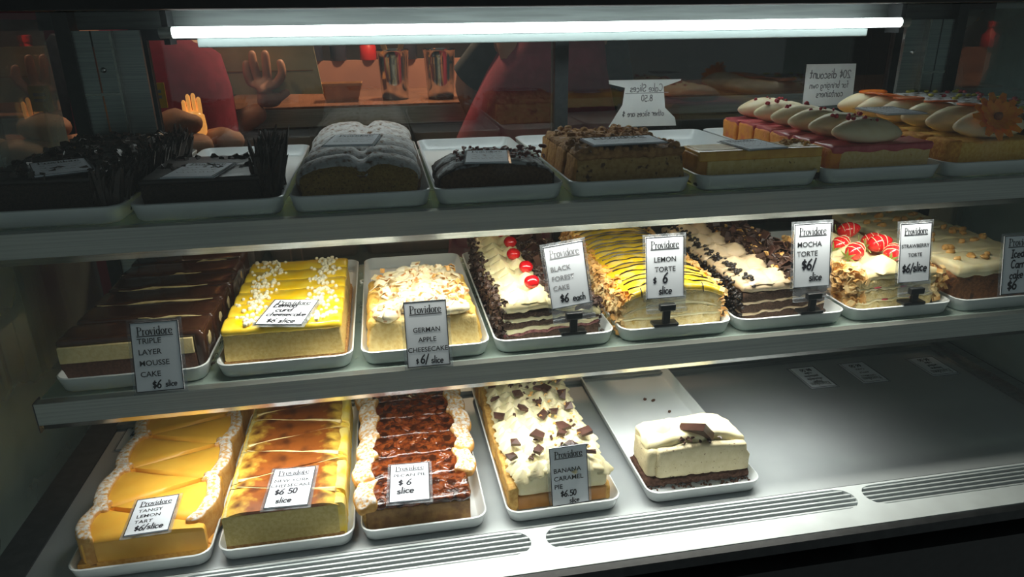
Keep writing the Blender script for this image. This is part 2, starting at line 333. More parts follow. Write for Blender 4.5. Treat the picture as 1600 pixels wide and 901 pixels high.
# ------------------------------------------------------------------ handwriting (single strokes)
def arc(cx, cy, rx, ry, a0, a1, n=8):
    return [(cx+rx*math.cos(math.radians(a0+(a1-a0)*i/n)), cy+ry*math.sin(math.radians(a0+(a1-a0)*i/n))) for i in range(n+1)]
G = {
 '$': (.5, [arc(.25,.55,.17,.15,30,270), arc(.25,.25,.17,.15,90,-150), [(.25,.85),(.25,-.05)]]),
 '6': (.55, [[(.42,.9),(.2,.65),(.08,.35)]+arc(.25,.22,.18,.22,170,530,12)]),
 '5': (.5, [[(.42,.85),(.12,.85),(.1,.5)]+arc(.22,.25,.2,.25,100,-140)]),
 '0': (.5, [arc(.23,.42,.18,.42,90,450,12)]), '8': (.5, [arc(.23,.62,.15,.2,90,450,10), arc(.23,.2,.19,.22,90,450,10)]),
 '2': (.5, [arc(.22,.6,.18,.22,160,-20)+[(.05,.0),(.42,.0)]]), '4': (.5, [[(.1,.85),(.05,.4),(.42,.4)],[(.32,.8),(.3,-.05)]]),
 '7': (.5, [[(.05,.85),(.42,.85),(.2,0)]]), '/': (.35, [[(.02,-.12),(.3,.95)]]), '.': (.25, [[(.1,0),(.12,.04)]]), ' ': (.32, []),
 'a': (.5, [arc(.2,.25,.17,.25,50,360,10), [(.38,.5),(.37,.1),(.44,0)]]), 'b': (.46, [[(.06,1),(.06,0)], arc(.2,.25,.16,.25,170,-170)]),
 'c': (.44, [arc(.21,.25,.18,.25,50,310)]), 'd': (.5, [arc(.2,.25,.17,.25,40,350), [(.38,1),(.38,0)]]),
 'e': (.46, [[(.05,.26),(.38,.28)]+arc(.21,.25,.18,.25,10,310,10)]), 'f': (.36, [[(.34,.9),(.2,.95),(.16,.7),(.16,0)],[(.02,.5),(.3,.5)]]),
 'g': (.46, [arc(.2,.25,.16,.25,40,350), [(.36,.5),(.36,-.2),(.2,-.32),(.06,-.22)]]), 'h': (.46, [[(.06,1),(.06,0)], [(.06,.3)]+arc(.2,.3,.15,.2,150,0,6)+[(.36,0)]]),
 'i': (.22, [[(.08,.5),(.09,0)], [(.09,.7),(.1,.74)]]), 'k': (.42, [[(.06,1),(.06,0)],[(.34,.5),(.06,.22),(.36,0)]]), 'l': (.22, [[(.08,1),(.1,0)]]),
 'm': (.66, [[(.04,.5),(.05,0)], [(.05,.3)]+arc(.17,.3,.11,.2,150,0,5)+[(.28,0)], [(.28,.3)]+arc(.4,.3,.11,.2,150,0,5)+[(.52,0)]]),
 'n': (.46, [[(.04,.5),(.05,0)], [(.05,.3)]+arc(.2,.3,.14,.2,150,0,5)+[(.35,0)]]), 'o': (.46, [arc(.2,.25,.17,.25,90,450,10)]),
 'p': (.46, [[(.06,.5),(.05,-.32)], arc(.21,.25,.16,.25,170,-170)]), 'r': (.36, [[(.05,.5),(.06,0)], arc(.22,.3,.16,.2,180,50,5)]),
 's': (.4, [arc(.19,.38,.14,.12,40,270,7)+arc(.17,.13,.15,.13,90,-150,7)]), 't': (.36, [[(.15,.85),(.15,.05),(.28,0)],[(.0,.55),(.3,.55)]]),
 'u': (.46, [[(.04,.5)]+arc(.19,.2,.15,.2,180,360,6)+[(.35,.5),(.37,0)]]), 'v': (.42, [[(.02,.5),(.17,0),(.34,.5)]]), 'w': (.6, [[(.02,.5),(.13,0),(.26,.4),(.39,0),(.5,.5)]]),
 'z': (.42, [[(.04,.5),(.36,.5),(.04,0),(.38,0)]]), 'C': (.6, [arc(.3,.45,.26,.45,50,310,10)]), 'I': (.36, [[(.16,.9),(.16,0)],[(.02,.9),(.3,.9)],[(.02,0),(.3,0)]]),
 'L': (.5, [[(.08,.9),(.06,0),(.42,.02)]]), 'S': (.5, [arc(.25,.65,.19,.22,40,270,8)+arc(.23,.2,.2,.22,90,-150,8)]), 'V': (.5, [[(.02,.9),(.22,0),(.44,.9)]]),
 '¢': (.44, [arc(.21,.35,.18,.25,50,310), [(.21,.8),(.21,-.05)]]),
}
def ribbon(mb, pts, w, M):
    for (x0, y0), (x1, y1) in zip(pts, pts[1:]):
        dx, dy = x1-x0, y1-y0; l = math.hypot(dx, dy) or 1e-6; dx /= l; dy /= l; px, py = -dy*w/2, dx*w/2; e = w*.35
        a = (x0-dx*e, y0-dy*e); b = (x1+dx*e, y1+dy*e)
        mb.add([(a[0]-px,a[1]-py,0),(b[0]-px,b[1]-py,0),(b[0]+px,b[1]+py,0),(a[0]+px,a[1]+py,0)], [(0,1,2,3)], M)
def scribe(mb, text, x, y, h, M, wt=.11, align='l', mirror=False, slant=0., wob=0.):
    wd = sum(G.get(ch, G[' '])[0] for ch in text)*h
    if align == 'c': x -= wd/2
    rg = random.Random(len(text)*17+int(h*1e5))
    for ch in text:
        wch, st = G.get(ch, G[' ']); dy = rg.uniform(-wob, wob)*h
        for pl in st:
            ribbon(mb, [(x+(px+py*slant)*h, y+py*h+dy) for px, py in pl], wt*h, M)
        x += wch*h
    return wd
def logo(mb, cx, y, w, M):
    """the word Providore in a high-contrast serif with its underline"""
    def ring(ox, a0, a1, rx=.19, ry=.3, n=14):
        out = []
        for i in range(n):
            t0 = math.radians(a0+(a1-a0)*i/n); t1 = math.radians(a0+(a1-a0)*(i+1)/n); k = abs(math.cos((t0+t1)/2))
            out.append(([(ox+.22+rx*math.cos(t0), .3+ry*math.sin(t0)), (ox+.22+rx*math.cos(t1), .3+ry*math.sin(t1))], .045+.10*k))
        return out
    S = []
    x = 0
    S += [([(x+.14,0),(x+.14,1)],.15), ([(x,.02),(x+.3,.02)],.05), ([(x,.98),(x+.3,.98)],.05), ([(x+.14,.98),(x+.4,.96),(x+.5,.86)],.06), ([(x+.5,.88),(x+.52,.7),(x+.48,.6)],.13), ([(x+.48,.6),(x+.36,.5),(x+.14,.48)],.06)]; x += .62
    S += [([(x+.1,0),(x+.1,.6)],.13), ([(x,.02),(x+.24,.02)],.05), ([(x,.58),(x+.12,.58)],.05), ([(x+.1,.42),(x+.22,.58),(x+.34,.56)],.08)]; x += .4
    S += ring(x, 0, 360); x += .48
    S += [([(x+.05,.6),(x+.2,.02)],.13), ([(x+.2,.02),(x+.36,.6)],.05), ([(x-.02,.59),(x+.16,.59)],.05), ([(x+.28,.59),(x+.44,.59)],.05)]; x += .46
    S += [([(x+.1,0),(x+.1,.6)],.13), ([(x,.02),(x+.22,.02)],.05), ([(x,.58),(x+.12,.58)],.05), ([(x+.06,.82),(x+.14,.82)],.12)]; x += .27
    S += ring(x, 0, 360, rx=.17); S += [([(x+.4,0),(x+.4,1)],.13), ([(x+.28,.98),(x+.42,.98)],.05), ([(x+.4,.02),(x+.52,.02)],.05)]; x += .55
    S += ring(x, 0, 360); x += .48
    S += [([(x+.1,0),(x+.1,.6)],.13), ([(x,.02),(x+.24,.02)],.05), ([(x,.58),(x+.12,.58)],.05), ([(x+.1,.42),(x+.22,.58),(x+.34,.56)],.08)]; x += .4
    S += ring(x, 20, 320); S += [([(x+.05,.34),(x+.4,.34)],.045)]; x += .46
    k = w/x
    for pts, wd in S: ribbon(mb, [(cx-w/2+px*k, y+py*k) for px, py in pts], wd*k, M)
    ribbon(mb, [(cx-w/2, y-.16*k), (cx+w/2, y-.16*k)], .13*k, M)
def printed(name, text, x, y, h, M, parent, m='card_ink', align='CENTER', weight=.0):
    cu = bpy.data.curves.new(name, 'FONT'); cu.body = text; cu.size = h/.70; cu.align_x = align; cu.offset = weight; cu.resolution_u = 3
    o = bpy.data.objects.new('t', cu); COL.objects.link(o); bpy.context.view_layer.update()
    me = bpy.data.meshes.new_from_object(o.evaluated_get(bpy.context.evaluated_depsgraph_get())); bpy.data.objects.remove(o)
    me.transform(M @ Matrix.Translation((x, y, 0))); me.materials.clear(); me.materials.append(MATS[m]); me.name = name
    ob = bpy.data.objects.new(name, me); COL.objects.link(ob); ob.parent = parent; return ob
def sign(label, c, w, h, lines, hand, lie=True, rotz=0., tilt=0., roll=0., stand=False, sleeve=.004, handy=None, logo_m='card_ink', print_m='card_ink', hh=.012, pt=.0088, py=None, align='CENTER', px=0., group=None, film=True, base_z=None, logo_on=True, flip=False, lp=None):
    """price card: white card, black border, logo, printed name, hand-written price, clear sleeve (and a black stand)"""
    root = thing('price_sign', label, 'price sign', c, 0, group)
    if lie: Rm = Matrix.Rotation(rotz, 4, 'Z') @ Matrix.Rotation(tilt, 4, 'X')
    else: Rm = Matrix.Rotation(rotz, 4, 'Z') @ Matrix.Rotation(math.pi/2-tilt, 4, 'X') @ Matrix.Rotation(roll, 4, 'Z')
    t = .0006
    MB().box(-w/2, w/2, -h/2, h/2, -t, t, Rm).build('card', 'card_white', root, False)
    F = Rm @ Matrix.Translation((0, 0, t+.0003))
    if flip: F = F @ Matrix.Rotation(math.pi, 4, 'Z')
    b = .0011; mb = MB()
    for x0, x1, y0, y1 in ((-w/2, w/2, h/2-b, h/2), (-w/2, w/2, -h/2, -h/2+b), (-w/2, -w/2+b, -h/2, h/2), (w/2-b, w/2, -h/2, h/2)): mb.box(x0, x1, y0, y1, -.0003, 0, F)
    mb.build('border', 'card_ink', root, False)
    if logo_on:
        mb = MB(); logo(mb, 0, h/2-.0165, w*.74, F); mb.build('logo', logo_m, root, False)
    y = py if py is not None else h/2-.034
    for ln in lines:
        printed('printed_name', ln, px*w, y, pt*.7, F, root, print_m, align, .00012); y -= lp or pt*1.75
    y0 = handy if handy is not None else y-.004
    if hand:
        mb = MB()
        for k, (txt, x, dy, sc) in enumerate(hand): scribe(mb, txt, x*w, y0+dy, hh*sc, F, .155, 'c', slant=.08, wob=.05)
        mb.build('handwriting', 'marker_ink', root, False)
    if film:
        s = sleeve; MB().box(-w/2-s, w/2+s, -h/2-s, h/2+s, -t-.0008, -t-.0003, Rm).build('plastic_sleeve', 'clear_plastic', root, False)
    if stand:
        zb = base_z-c[2]
        mb = MB(); mb.box(-w/2-.001, w/2+.001, -h/2-.017, -h/2+.002, .0012, .0030, Rm); mb.box(-w/2-.001, w/2+.003, -h/2-.021, -h/2-.015, .0010, .0055, Rm); mb.build('clear_clip', 'clear_plastic', root, False)
        x = 0; lo = Rm @ Vector((0, -h/2-.012, .006))
        mb = MB(); mb.rbox(lo.x-.012, lo.x+.012, lo.y-.006, lo.y+.003, lo.z-.005, lo.z+.005, .0015, (1,1,1)); mb.build('clamp', 'holder_black', root)
        MB().rbox(lo.x-.0055, lo.x+.0055, lo.y-.003, lo.y+.003, zb+.003, lo.z, .001, (1,1,1)).build('stem', 'holder_black', root)
        MB().rbox(lo.x-.019, lo.x+.019, lo.y-.004, lo.y+.014, zb, zb+.0045, .001, (1,1,1)).build('foot', 'holder_black', root)
    return root
# ------------------------------------------------------------------ the room behind the case
ZT, ZM = .4551, .2346
FZ = -.72
struct(MB().box(-2.4, 3.0, -.3, 2.4, FZ-.05, FZ).build('floor', 'room_floor', None, False))
struct(MB().box(-2.4, 3.0, 2.1, 2.2, FZ, 1.7).build('wall_back', 'dark_wall', None, False))
struct(MB().box(-2.3, -2.2, -.3, 2.1, FZ, 1.7).build('wall_left', 'room_green', None, False))
struct(MB().box(2.6, 2.7, -.3, 2.1, FZ, 1.7).build('wall_right', 'room_green', None, False))

# ------------------------------------------------------------------ the display case
CX = .228
case = thing('display_case', 'long black and steel refrigerated cake display case with glass front', 'display case', (0, 0, 0))
XL, XR = -.65, 1.106
MB().box(-.60, 1.043, .0012, .44, -.012, 0).build('deck', 'deck_steel', case, False)
mb = MB(); mb.box(-.60, 1.043, .40, .416, 0, .010); mb.box(-.60, 1.043, .425, .44, 0, .022); mb.build('deck_back_rail', 'steel', case, False)
# front strip with three slotted openings
GR = [(-.405, .068), (.09, .568), (.584, 1.07)]
y0, y1 = -.049, -.004; yc = (y0+y1)/2; rr = (y1-y0)/2
mb = MB(); mb.box(-.60, 1.09, -.086, y0, -.01, 0); mb.box(-.60, 1.09, y1, 0, -.01, 0)
def bridge(mb, xa, xb):   # plate between the round end of one slot and the round start of the next
    n = 14; vs = []; fs = []
    for i in range(n+1):
        y = y0+(y1-y0)*i/n; dx = rr-math.sqrt(max(0, rr*rr-(y-yc)**2))
        vs += [((xa-dx) if xa is not None else -.60, y, 0), ((xb+dx) if xb is not None else 1.09, y, 0), ((xa-dx) if xa is not None else -.60, y, -.01), ((xb+dx) if xb is not None else 1.09, y, -.01)]
    for i in range(n):
        a = i*4; fs += [(a, a+1, a+5, a+4), (a+2, a+6, a+7, a+3), (a, a+4, a+6, a+2), (a+1, a+3, a+7, a+5)]
    mb.add(vs, fs)
bridge(mb, None, GR[0][0]); bridge(mb, GR[0][1], GR[1][0]); bridge(mb, GR[1][1], GR[2][0]); bridge(mb, GR[2][1], None)
mb.build('front_strip', 'white_steel', case, False)
for a, b in GR:
    g = MB().box(a, b, y0, y1, -.04, -.03).build('vent_grille', 'void', case, False)
    MB().box(a, b, y0-.001, y0, -.03, -.010).build('trough_wall', 'void', g, False)
    for k in range(5):
        y = y0+.0042+k*.0092; dx = rr-math.sqrt(max(0, rr*rr-(y-yc)**2))
        MB().box(a+dx, b-dx, y-.0014, y+.0014, -.008, -.001).build('slat', 'slat_steel', g, False)
MB().extr_x([(-.086, -.001), (-.086, -.010), (-.094, -.018), (-.100, -.016), (-.098, -.002)], XL-.05, XR+.1).build('front_lip', 'black_gasket', case, False)
MB().box(XL-.06, XR+.12, -.10, .60, FZ, -.045).build('base_cabinet', 'black_frame', case, False)
mb = MB(); mb.box(XL, -.60, -.086, .60, -.012, .003); mb.build('left_gasket', 'black_gasket', case, False)
mb = MB(); mb.box(1.043, 1.062, 0, .60, -.012, .006); mb.box(1.062, 1.085, 0, .60, -.012, .014); mb.build('right_kerb', 'steel', case, False)
MB().box(1.085, XR, -.086, .60, -.012, .004).build('right_gasket', 'black_gasket', case, False)
MB().box(XL, XR, -.0925, -.0885, -.008, .69).build('front_glass', 'front_glass', case, False)
MB().box(XL-.006, XL, -.085, .60, .003, .69).build('end_glass', 'end_glass', case, False)
MB().box(XR, XR+.006, -.085, .60, .004, .69).build('end_glass', 'end_glass', case, False)
MB().box(XL-.03, XR+.03, -.12, .64, .705, .74).build('top_panel', 'black_frame', case, False)
MB().box(XL-.03, XR+.03, -.12, -.075, .6915, .705).build('front_header', 'black_frame', case, False)
mb = MB(); mb.box(-.56, 1.06, .50, .515, .673, .705); mb.build('rear_header', 'header_steel', case, False)
MB().box(-.60, 1.09, -.07, .50, .7005, .705).build('ceiling_liner', 'steel', case, False)
# corner posts: two ribbed strips, bright edge, side plate, screw, slot
for s in (-1, 1):
    f = lambda x: CX+s*x
    def pbox(mb, a, b, y0, y1, z0, z1): mb.box(min(f(a), f(b)), max(f(a), f(b)), y0, y1, z0, z1)
    mb = MB(); pbox(mb, .737, .7645, .485, .50, 0, .672)
    post = mb.build('corner_post', 'steel', case, False)
    mb = MB(); pbox(mb, .767, .793, .485, .50, 0, .672); mb.build('post_strip', 'steel', post, False)
    mb = MB(); pbox(mb, .7335, .7368, .478, .50, 0, .672); mb.build('bright_edge', 'rail_polish', post, False)
    mb = MB(); pbox(mb, .695, .7335, .492, .50, 0, .672); mb.build('side_plate', 'steel', post, False)
    mb = MB(); pbox(mb, .793, .815, .48, .52, 0, .70); mb.build('black_jamb', 'black_frame', post, False)
    mb = MB(); pbox(mb, .7355, .7925, .4835, .485, .572, .5765); mb.build('bracket_lip', 'rail_polish', post, False)
    for z in (.612, .3): MB().ball((f(.716 if s > 0 else .757), .4905 if s > 0 else .4845, z), .0045, 10, 6).build('screw', 'screw', post)
    for z in (.66, .498, .33): 
        mb = MB(); pbox(mb, .7645, .767, .4848, .50, z-.012, z+.012); mb.build('slot', 'black_frame', post, False)
# sliding rear doors
for x0, x1, y, nm in ((-.50, .262, .555, 'open view'), (.236, .985, .575, '')):
    d = MB().box(x0, x0+.026, y-.007, y+.007, 0, .673).build('sliding_door', 'dark_door_frame', case, False)
    MB().box(x1-.026, x1, y-.007, y+.007, 0, .673).build('door_stile', 'dark_door_frame', d, False)
    MB().box(x0+.026, x1-.026, y-.007, y+.007, .0, .03).build('door_rail', 'dark_door_frame', d, False)
    MB().box(x0+.026, x1-.026, y-.007, y+.007, .655, .673).build('door_rail', 'dark_door_frame', d, False)
    MB().box(x0+.026, x1-.026, y-.002, y+.002, .03, .655).build('glass_pane', 'door_glass', d, False)
mb = MB(); mb.box(.262, 1.0, .583, .60, .425, .447); mb.build('door_handle_rail', 'steel', case, False)
for x in (1.002, 1.02): MB().box(x, x+.005, .54, .56, 0, .64).build('door_track', 'steel', case, False)
MB().box(-.65, 1.106, .585, .60, .673, .705).build('rear_top_rail', 'dark_door_frame', case, False)
# shelves
for Z, nm, lb in ((ZT, 'top', 'upper glass shelf with brushed steel front rail, second shelf above the deck'), (ZM, 'mid', 'middle glass shelf with brushed steel front rail, just above the deck')):
    sh = thing('glass_shelf', lb, 'shelf', (CX, .0665, Z))
    X0, X1 = -.55-CX, 1.008-CX; o = .0665
    MB().box(X0+.002, X1-.002, .014, .475, -.006, 0).build('glass_plate', 'shelf_glass', sh, False)
    r = MB().extr_x([(0, .0), (0, -.030), (.0025, -.031), (.0025, -.0075), (.014, -.0075), (.014, 0)], X0, X1).build('front_rail', 'rail_steel', sh, False)
    MB().extr_x([(.0, -.0302), (.0085, -.0405), (.0125, -.0405), (.0045, -.0302)], X0, X1).build('rail_lip', 'rail_polish', r, False)
    for x in (X0, X1-.003): MB().box(x, x+.003, .003, .435, -.034, -.0065).build('shelf_bracket', 'black_gasket', sh, False)
    mb = MB(); mb.box(X0-.0015, X0, 0, .02, -.041, .001); mb.build('rail_end_cap', 'black_gasket', sh, False)
    lp = thing('shelf_lamp', 'slim strip lamp fixed under the %s glass shelf' % ('upper' if nm == 'top' else 'middle'), 'lamp', (.22 if nm == 'top' else .08, .107, Z-.0065))
    MB().box(-.53, .53, -.016, .016, -.012, 0).build('housing', 'batten_white', lp, False)
    MB().box(-.528, .528, -.011, .011, -.014, -.012).build('diffuser', 'lamp_glow', lp, False)
    li = bpy.data.lights.new('strip_light', 'AREA'); li.shape = 'RECTANGLE'; li.size = 1.05; li.size_y = .02; li.energy = LAMP_TOP if nm == 'top' else LAMP_LOW
    li.color = (1.0, .95, .84) if nm == 'top' else (1.0, .98, .93); li.spread = math.radians(150 if nm == 'top' else 110)
    lo = bpy.data.objects.new('strip_light', li); COL.objects.link(lo); lo.parent = lp; lo.location = (0, 0, -.0155)
# fluorescent tube under the case top
tb = thing('fluorescent_tube', 'long glowing white fluorescent tube under the case top', 'lamp', (.235, .43, .668))
mb = MB(); n = 24; mb.tube([(-.638, 0, 0), (.625, 0, 0)], .0082, 14); mb.build('tube', 'tube_glow', tb)
for x0, x1 in ((-.655, -.636), (.623, .640)): MB().tube([(x0, 0, 0), (x1, 0, 0)], .0086, 14).build('end_cap', 'tube_cap', tb)
MB().rbox(-.61, .585, .034, .050, -.024, -.009, .003, (2,1,1)).build('batten', 'batten_white', tb)
for x in (-.652, .628): MB().box(x, x+.009, .006, .045, -.018, .032).build('bracket', 'black_gasket', tb, False)

# ------------------------------------------------------------------ back counter and what stands on it
bc = thing('back_counter', 'dark wooden back counter with steel-edged brown top', 'counter', (0, 1.3, FZ))
MB().box(-.53, 1.9, 0, .5, .0, 1.13).build('cabinet', 'wood_front', bc, False)
MB().box(-.55, 1.92, -.03, .5, 1.178, 1.184).build('counter_top', 'counter_top', bc, False)
MB().box(-.55, 1.92, -.034, .5, 1.130, 1.178).build('steel_edge', 'steel', bc, False)
for k in range(9): MB().box(-.50+k*.22, -.50+k*.22+.205, -.006, 0, .05, 1.12).build('front_board', 'wood_front', bc, False)
TOPZ = FZ+1.184
struct(MB().box(-.4, .44, 1.80, 1.84, FZ, TOPZ+.095).build('wall_splashback', 'splash', None, False))
struct(MB().box(-2.2, -.62, 1.75, 1.8, FZ, 1.6).build('wall_maroon', 'maroon_wall', None, False))
def cup(x, y, lab, sticks):
    c = thing('milkshake_cup', lab, 'metal cup', (x, y, TOPZ))
    n = 32; vs = []; fs = []; pr = [(.036, 0), (.039, .004), (.041, .06), (.044, .118), (.046, .136), (.0475, .138)]
    for r, z in pr:
        for k in range(n):
            a = 2*math.pi*k/n; q = r*(1+.035*(k % 2 if .004 < z < .12 else .5)); vs.append((q*math.cos(a), q*math.sin(a), z))
    for i in range(len(pr)-1):
        for k in range(n): a, b = i*n+k, i*n+(k+1) % n; fs.append((a, b, b+n, a+n))
    fs.append(tuple(range(n))[::-1]); MB().add(vs, fs).build('cup_body', 'chrome', c)
    MB().lathe([(.046, .136), (.0485, .138), (.0485, .141), (.046, .142), (.044, .13), (.044, .10)], 28).build('rim', 'chrome', c)
    for k in range(sticks):
        s = -1 if k == 0 else 1; MB().rbox(-.008, .008, -.0015, .0015, .0, .10, .0015, (1,1,3), M=Matrix.Translation((s*.014, 0, .10)) @ Matrix.Rotation(s*.22, 4, 'Y')).build('wooden_stick', 'stick_wood', c)
cup(-.045, 1.42, 'shiny ribbed steel milkshake cup holding wooden sticks', 2)
cup(.09, 1.40, 'shiny ribbed steel milkshake cup without sticks, beside the maroon apron', 0)
kb = thing('takeaway_box', 'open brown kraft takeaway box on the back counter', 'box', (-.2, 1.40, TOPZ))
vs = []; fs = []
for (w, d, z) in ((.045, .03, 0), (.06, .042, .052), (.058, .040, .052), (.043, .028, .003)): vs += [(-w, -d, z), (w, -d, z), (w, d, z), (-w, d, z)]
for i in range(3):
    for k in range(4): a, b = i*4+k, i*4+(k+1) % 4; fs.append((a, b, b+4, a+4))
fs += [(3, 2, 1, 0), (12, 13, 14, 15)]; MB().add(vs, fs).build('box_body', 'kraft', kb, False)
MB().box(-.06, .06, -.0445, -.0425, .046, .053).build('folded_rim', 'kraft', kb, False)
for k, (x, h, m, lb) in enumerate(((-.30, .15, 'dark_bottle', 'dark bottle at the far left of the back ledge'), (-.22, .12, 'dark_bottle', 'short dark bottle on the back ledge'), (-.12, .075, 'red_plastic', 'small bright red cap bottle on the back ledge'), (.02, .14, 'dark_bottle', 'dark bottle behind the ribbed cups'))):
    b = thing('bottle', lb, 'bottle', (x, 1.815, TOPZ+.095)); r = .028
    MB().lathe([(r*.95, 0), (r, .005), (r, h*.6), (r*.45, h*.8), (r*.42, h)], 16).build('bottle_body', m, b); MB().lathe([(r*.5, h), (r*.5, h+.02), (r*.3, h+.022)], 14).build('cap', m, b)
for lb, lx, ly, en in (('added warm fill lamp, out of view above the back counter', .05, 1.45, 55), ('added warm fill lamp, out of view above the side bench', -.62, .98, 6)):  # unseen lamps added to brighten the counter and the bench
  pl = thing('added_fill_lamp', lb, 'lamp', (lx, ly, 1.25))
  MB().lathe([(.02, .14), (.06, .10), (.13, .0), (.125, .0), (.05, .1)], 24).build('shade', 'kraft', pl); MB().tube([(0, 0, .14), (0, 0, .45)], .004, 6).build('cord', 'black_frame', pl)
  MB().ball((0, 0, .03), .03).build('bulb', 'lamp_glow', pl)
  li = bpy.data.lights.new('added_fill_light', 'SPOT'); li.energy = en; li.color = (1, .68, .42); li.spot_size = math.radians(130); li.spot_blend = .8; li.shadow_soft_size = .05
  lo = bpy.data.objects.new('added_fill_light', li); COL.objects.link(lo); lo.parent = pl; lo.location = (0, 0, -.01)

# reflections of bread, tags and an amber glow, built solid on a side bench
sb = thing('side_bench', 'dark side bench under the reflected bread, behind the left rear door', 'bench', (-.66, .80, FZ))
MB().box(-.34, .36, -.1, .14, 1.10, 1.13).build('bench_top', 'wood_front', sb, False)
for x in (-.32, .32):
    for y in (-.08, .11): MB().box(x, x+.03, y, y+.03, 0, 1.10).build('leg', 'wood_front', sb, False)
BZ = FZ+1.13
BR = [(-.90, .84, 0), (-.82, .80, 0), (-.74, .85, 0), (-.66, .81, 0), (-.58, .85, 0), (-.50, .81, 0), (-.44, .86, 0), (-.78, .83, .045), (-.62, .83, .045), (-.52, .83, .045)]
WH = ['leftmost in the pile', 'second from the left', 'third from the left', 'fourth from the left', 'fifth from the left', 'sixth from the left', 'rightmost in the pile', 'on top at the left', 'on top in the middle', 'on top at the right']
for k, (x, y, z) in enumerate(BR):
    b = thing('bread_roll', 'reflected pinkish brown bread roll on the side bench, '+WH[k], 'bread', (x, y, BZ+z), R.uniform(-.5, .5), 'reflected bread rolls on the side bench')
    MB().ball((0, 0, .028), (.052, .036, .028), 16, 10, amp=.006, sc=40, seed=k).build('crust', 'bread', b)
for k, (x, y, z, w, h, lb) in enumerate(((-.543, .79, .520, .040, .050, 'reflected yellow price tag standing among the bread rolls, rightmost'), (-.650, .77, .486, .042, .042, 'reflected yellow price tag in front of the bread rolls, lowest'), (-.617, .775, .513, .030, .042, 'reflected yellow price tag leaning on the white card'))):
    t = thing('price_tag', lb, 'price tag', (x, y, z), 0, 'reflected yellow bread tags'); MB().box(-w/2, w/2, -.001, .001, 0, h).build('tag_card', 'yellow_tag', t, False)
    for q in (.38, .6): MB().box(-w*.3, w*.3, -.0014, -.001, h*q, h*q+.006).build('printed_line', 'grey_ink', t, False)
    MB().box(-.002, .002, 0, .002, BZ-z, .005).build('pick', 'stick_wood', t, False)
t = thing('display_card', 'reflected white card standing behind the yellow tag on the bread', 'card', (-.628, .80, BZ)); MB().box(-.03, .03, -.001, .001, 0, .152).build('card', 'white_stuff', t, False); MB().box(-.03, .03, 0, .03, 0, .003).build('foot', 'white_stuff', t, False)
am = thing('amber_reflection', 'small amber glow standing in for a reflection, right end of the bench', 'lamp', (-.493, .86, BZ))  # reflected amber glow, given the shape of a lamp
MB().lathe([(.010, .0), (.020, .02), (.024, .06), (.022, .085), (.012, .095)], 18).build('amber_shade', 'amber_glow', am); MB().lathe([(.026, -.0), (.028, .006), (.012, .012)], 18).build('base', 'chrome', am)
for q, (x, h) in enumerate(((-.016, .118), (-.006, .130), (.005, .132), (.015, .124))): MB().tube([(x*.8, 0, .07), (x, 0, .10), (x, 0, h-.004), (x, 0, h)], [.006, .0048, .0045, .002], 8).build('glass_flute', 'amber_glow', am)
# ------------------------------------------------------------------ trays
def rrect(w, l, r, z, n=5):
    out = []
    for cx, cy, a0 in ((w/2-r, l/2-r, 0), (-w/2+r, l/2-r, 90), (-w/2+r, -l/2+r, 180), (w/2-r, -l/2+r, 270)):
        for i in range(n+1):
            a = math.radians(a0+90*i/n); out.append((cx+r*math.cos(a), cy+r*math.sin(a), z))
    return out
def tray(x0, x1, yf, Z, label, length=.425, rot=0.):
    w = x1-x0; l = length; t = thing('serving_tray', label, 'tray', ((x0+x1)/2, yf+l/2, Z), rot, 'white serving trays')
    rings = [rrect(w-.016, l-.016, .014, 0), rrect(w-.010, l-.010, .016, .003), rrect(w-.001, l-.001, .02, .019), rrect(w, l, .02, .0215), rrect(w-.004, l-.004, .018, .0225),
             rrect(w-.007, l-.007, .017, .020), rrect(w-.016, l-.016, .014, .006), rrect(w-.024, l-.024, .012, .004)]
    n = len(rings[0]); vs = [v for r in rings for v in r]; fs = []
    for i in range(len(rings)-1):
        for k in range(n): a, b = i*n+k, i*n+(k+1) % n; fs.append((a, b, b+n, a+n))
    fs.append(tuple(range(n))[::-1]); MB().add(vs, fs).build('rim', 'tray_white', t)
    MB().add(rings[-1], [tuple(range(n))]).build('tray_floor', 'tray_white', t, False)
    return t
def TR(lst, yf, Z, names):
    for (a, b), nm in zip(lst, names): tray(a, b, yf, Z, nm)
TX = [(-.592, -.409), (-.402, -.221), (-.215, -.037), (-.033, .140), (.148, .321), (.329, .513), (.519, .709), (.716, .895), (.902, 1.07)]
MX = [(-.532, -.345), (-.335, -.155), (-.145, .035), (.041, .219), (.227, .403), (.408, .590), (.597, .777), (.785, .985)]
TR(TX, .086, ZT, ['white tray under the dark chocolate slices at the far left', 'white tray under the chocolate cake with upright shards', 'white tray under the sugar-dusted loaf cake', 'white tray under the small dark berry cake', 'white tray under the crumble-topped cake slices', 'white tray under the caramel slice with black base', 'white tray under the pink glazed cakes', 'white tray under the orange cakes with cream domes', 'white tray at the far right under the pistachio cake'])
TR(MX, .086, ZM, ['white tray under the triple layer mousse slices', 'white tray under the lemon curd cheesecake', 'white tray under the apple cheesecake with empty back half', 'white tray under the black forest cake', 'white tray under the lemon torte', 'white tray under the mocha torte', 'white tray under the strawberry torte', 'white tray under the iced carrot cake'])
tray(-.539, -.360, .006, 0, 'white tray under the yellow lemon tart wedges', .41)
tray(-.353, -.172, .008, 0, 'white tray under the browned cheesecake slices', .41)
tray(-.164, .014, .010, 0, 'white tray under the glossy pecan pie', .41)
tray(.040, .212, .010, 0, 'white tray under the cream and chocolate banana pie', .40, .01)
tray(.255, .437, .012, 0, 'nearly empty white tray with one cheesecake slice at the front', .41)

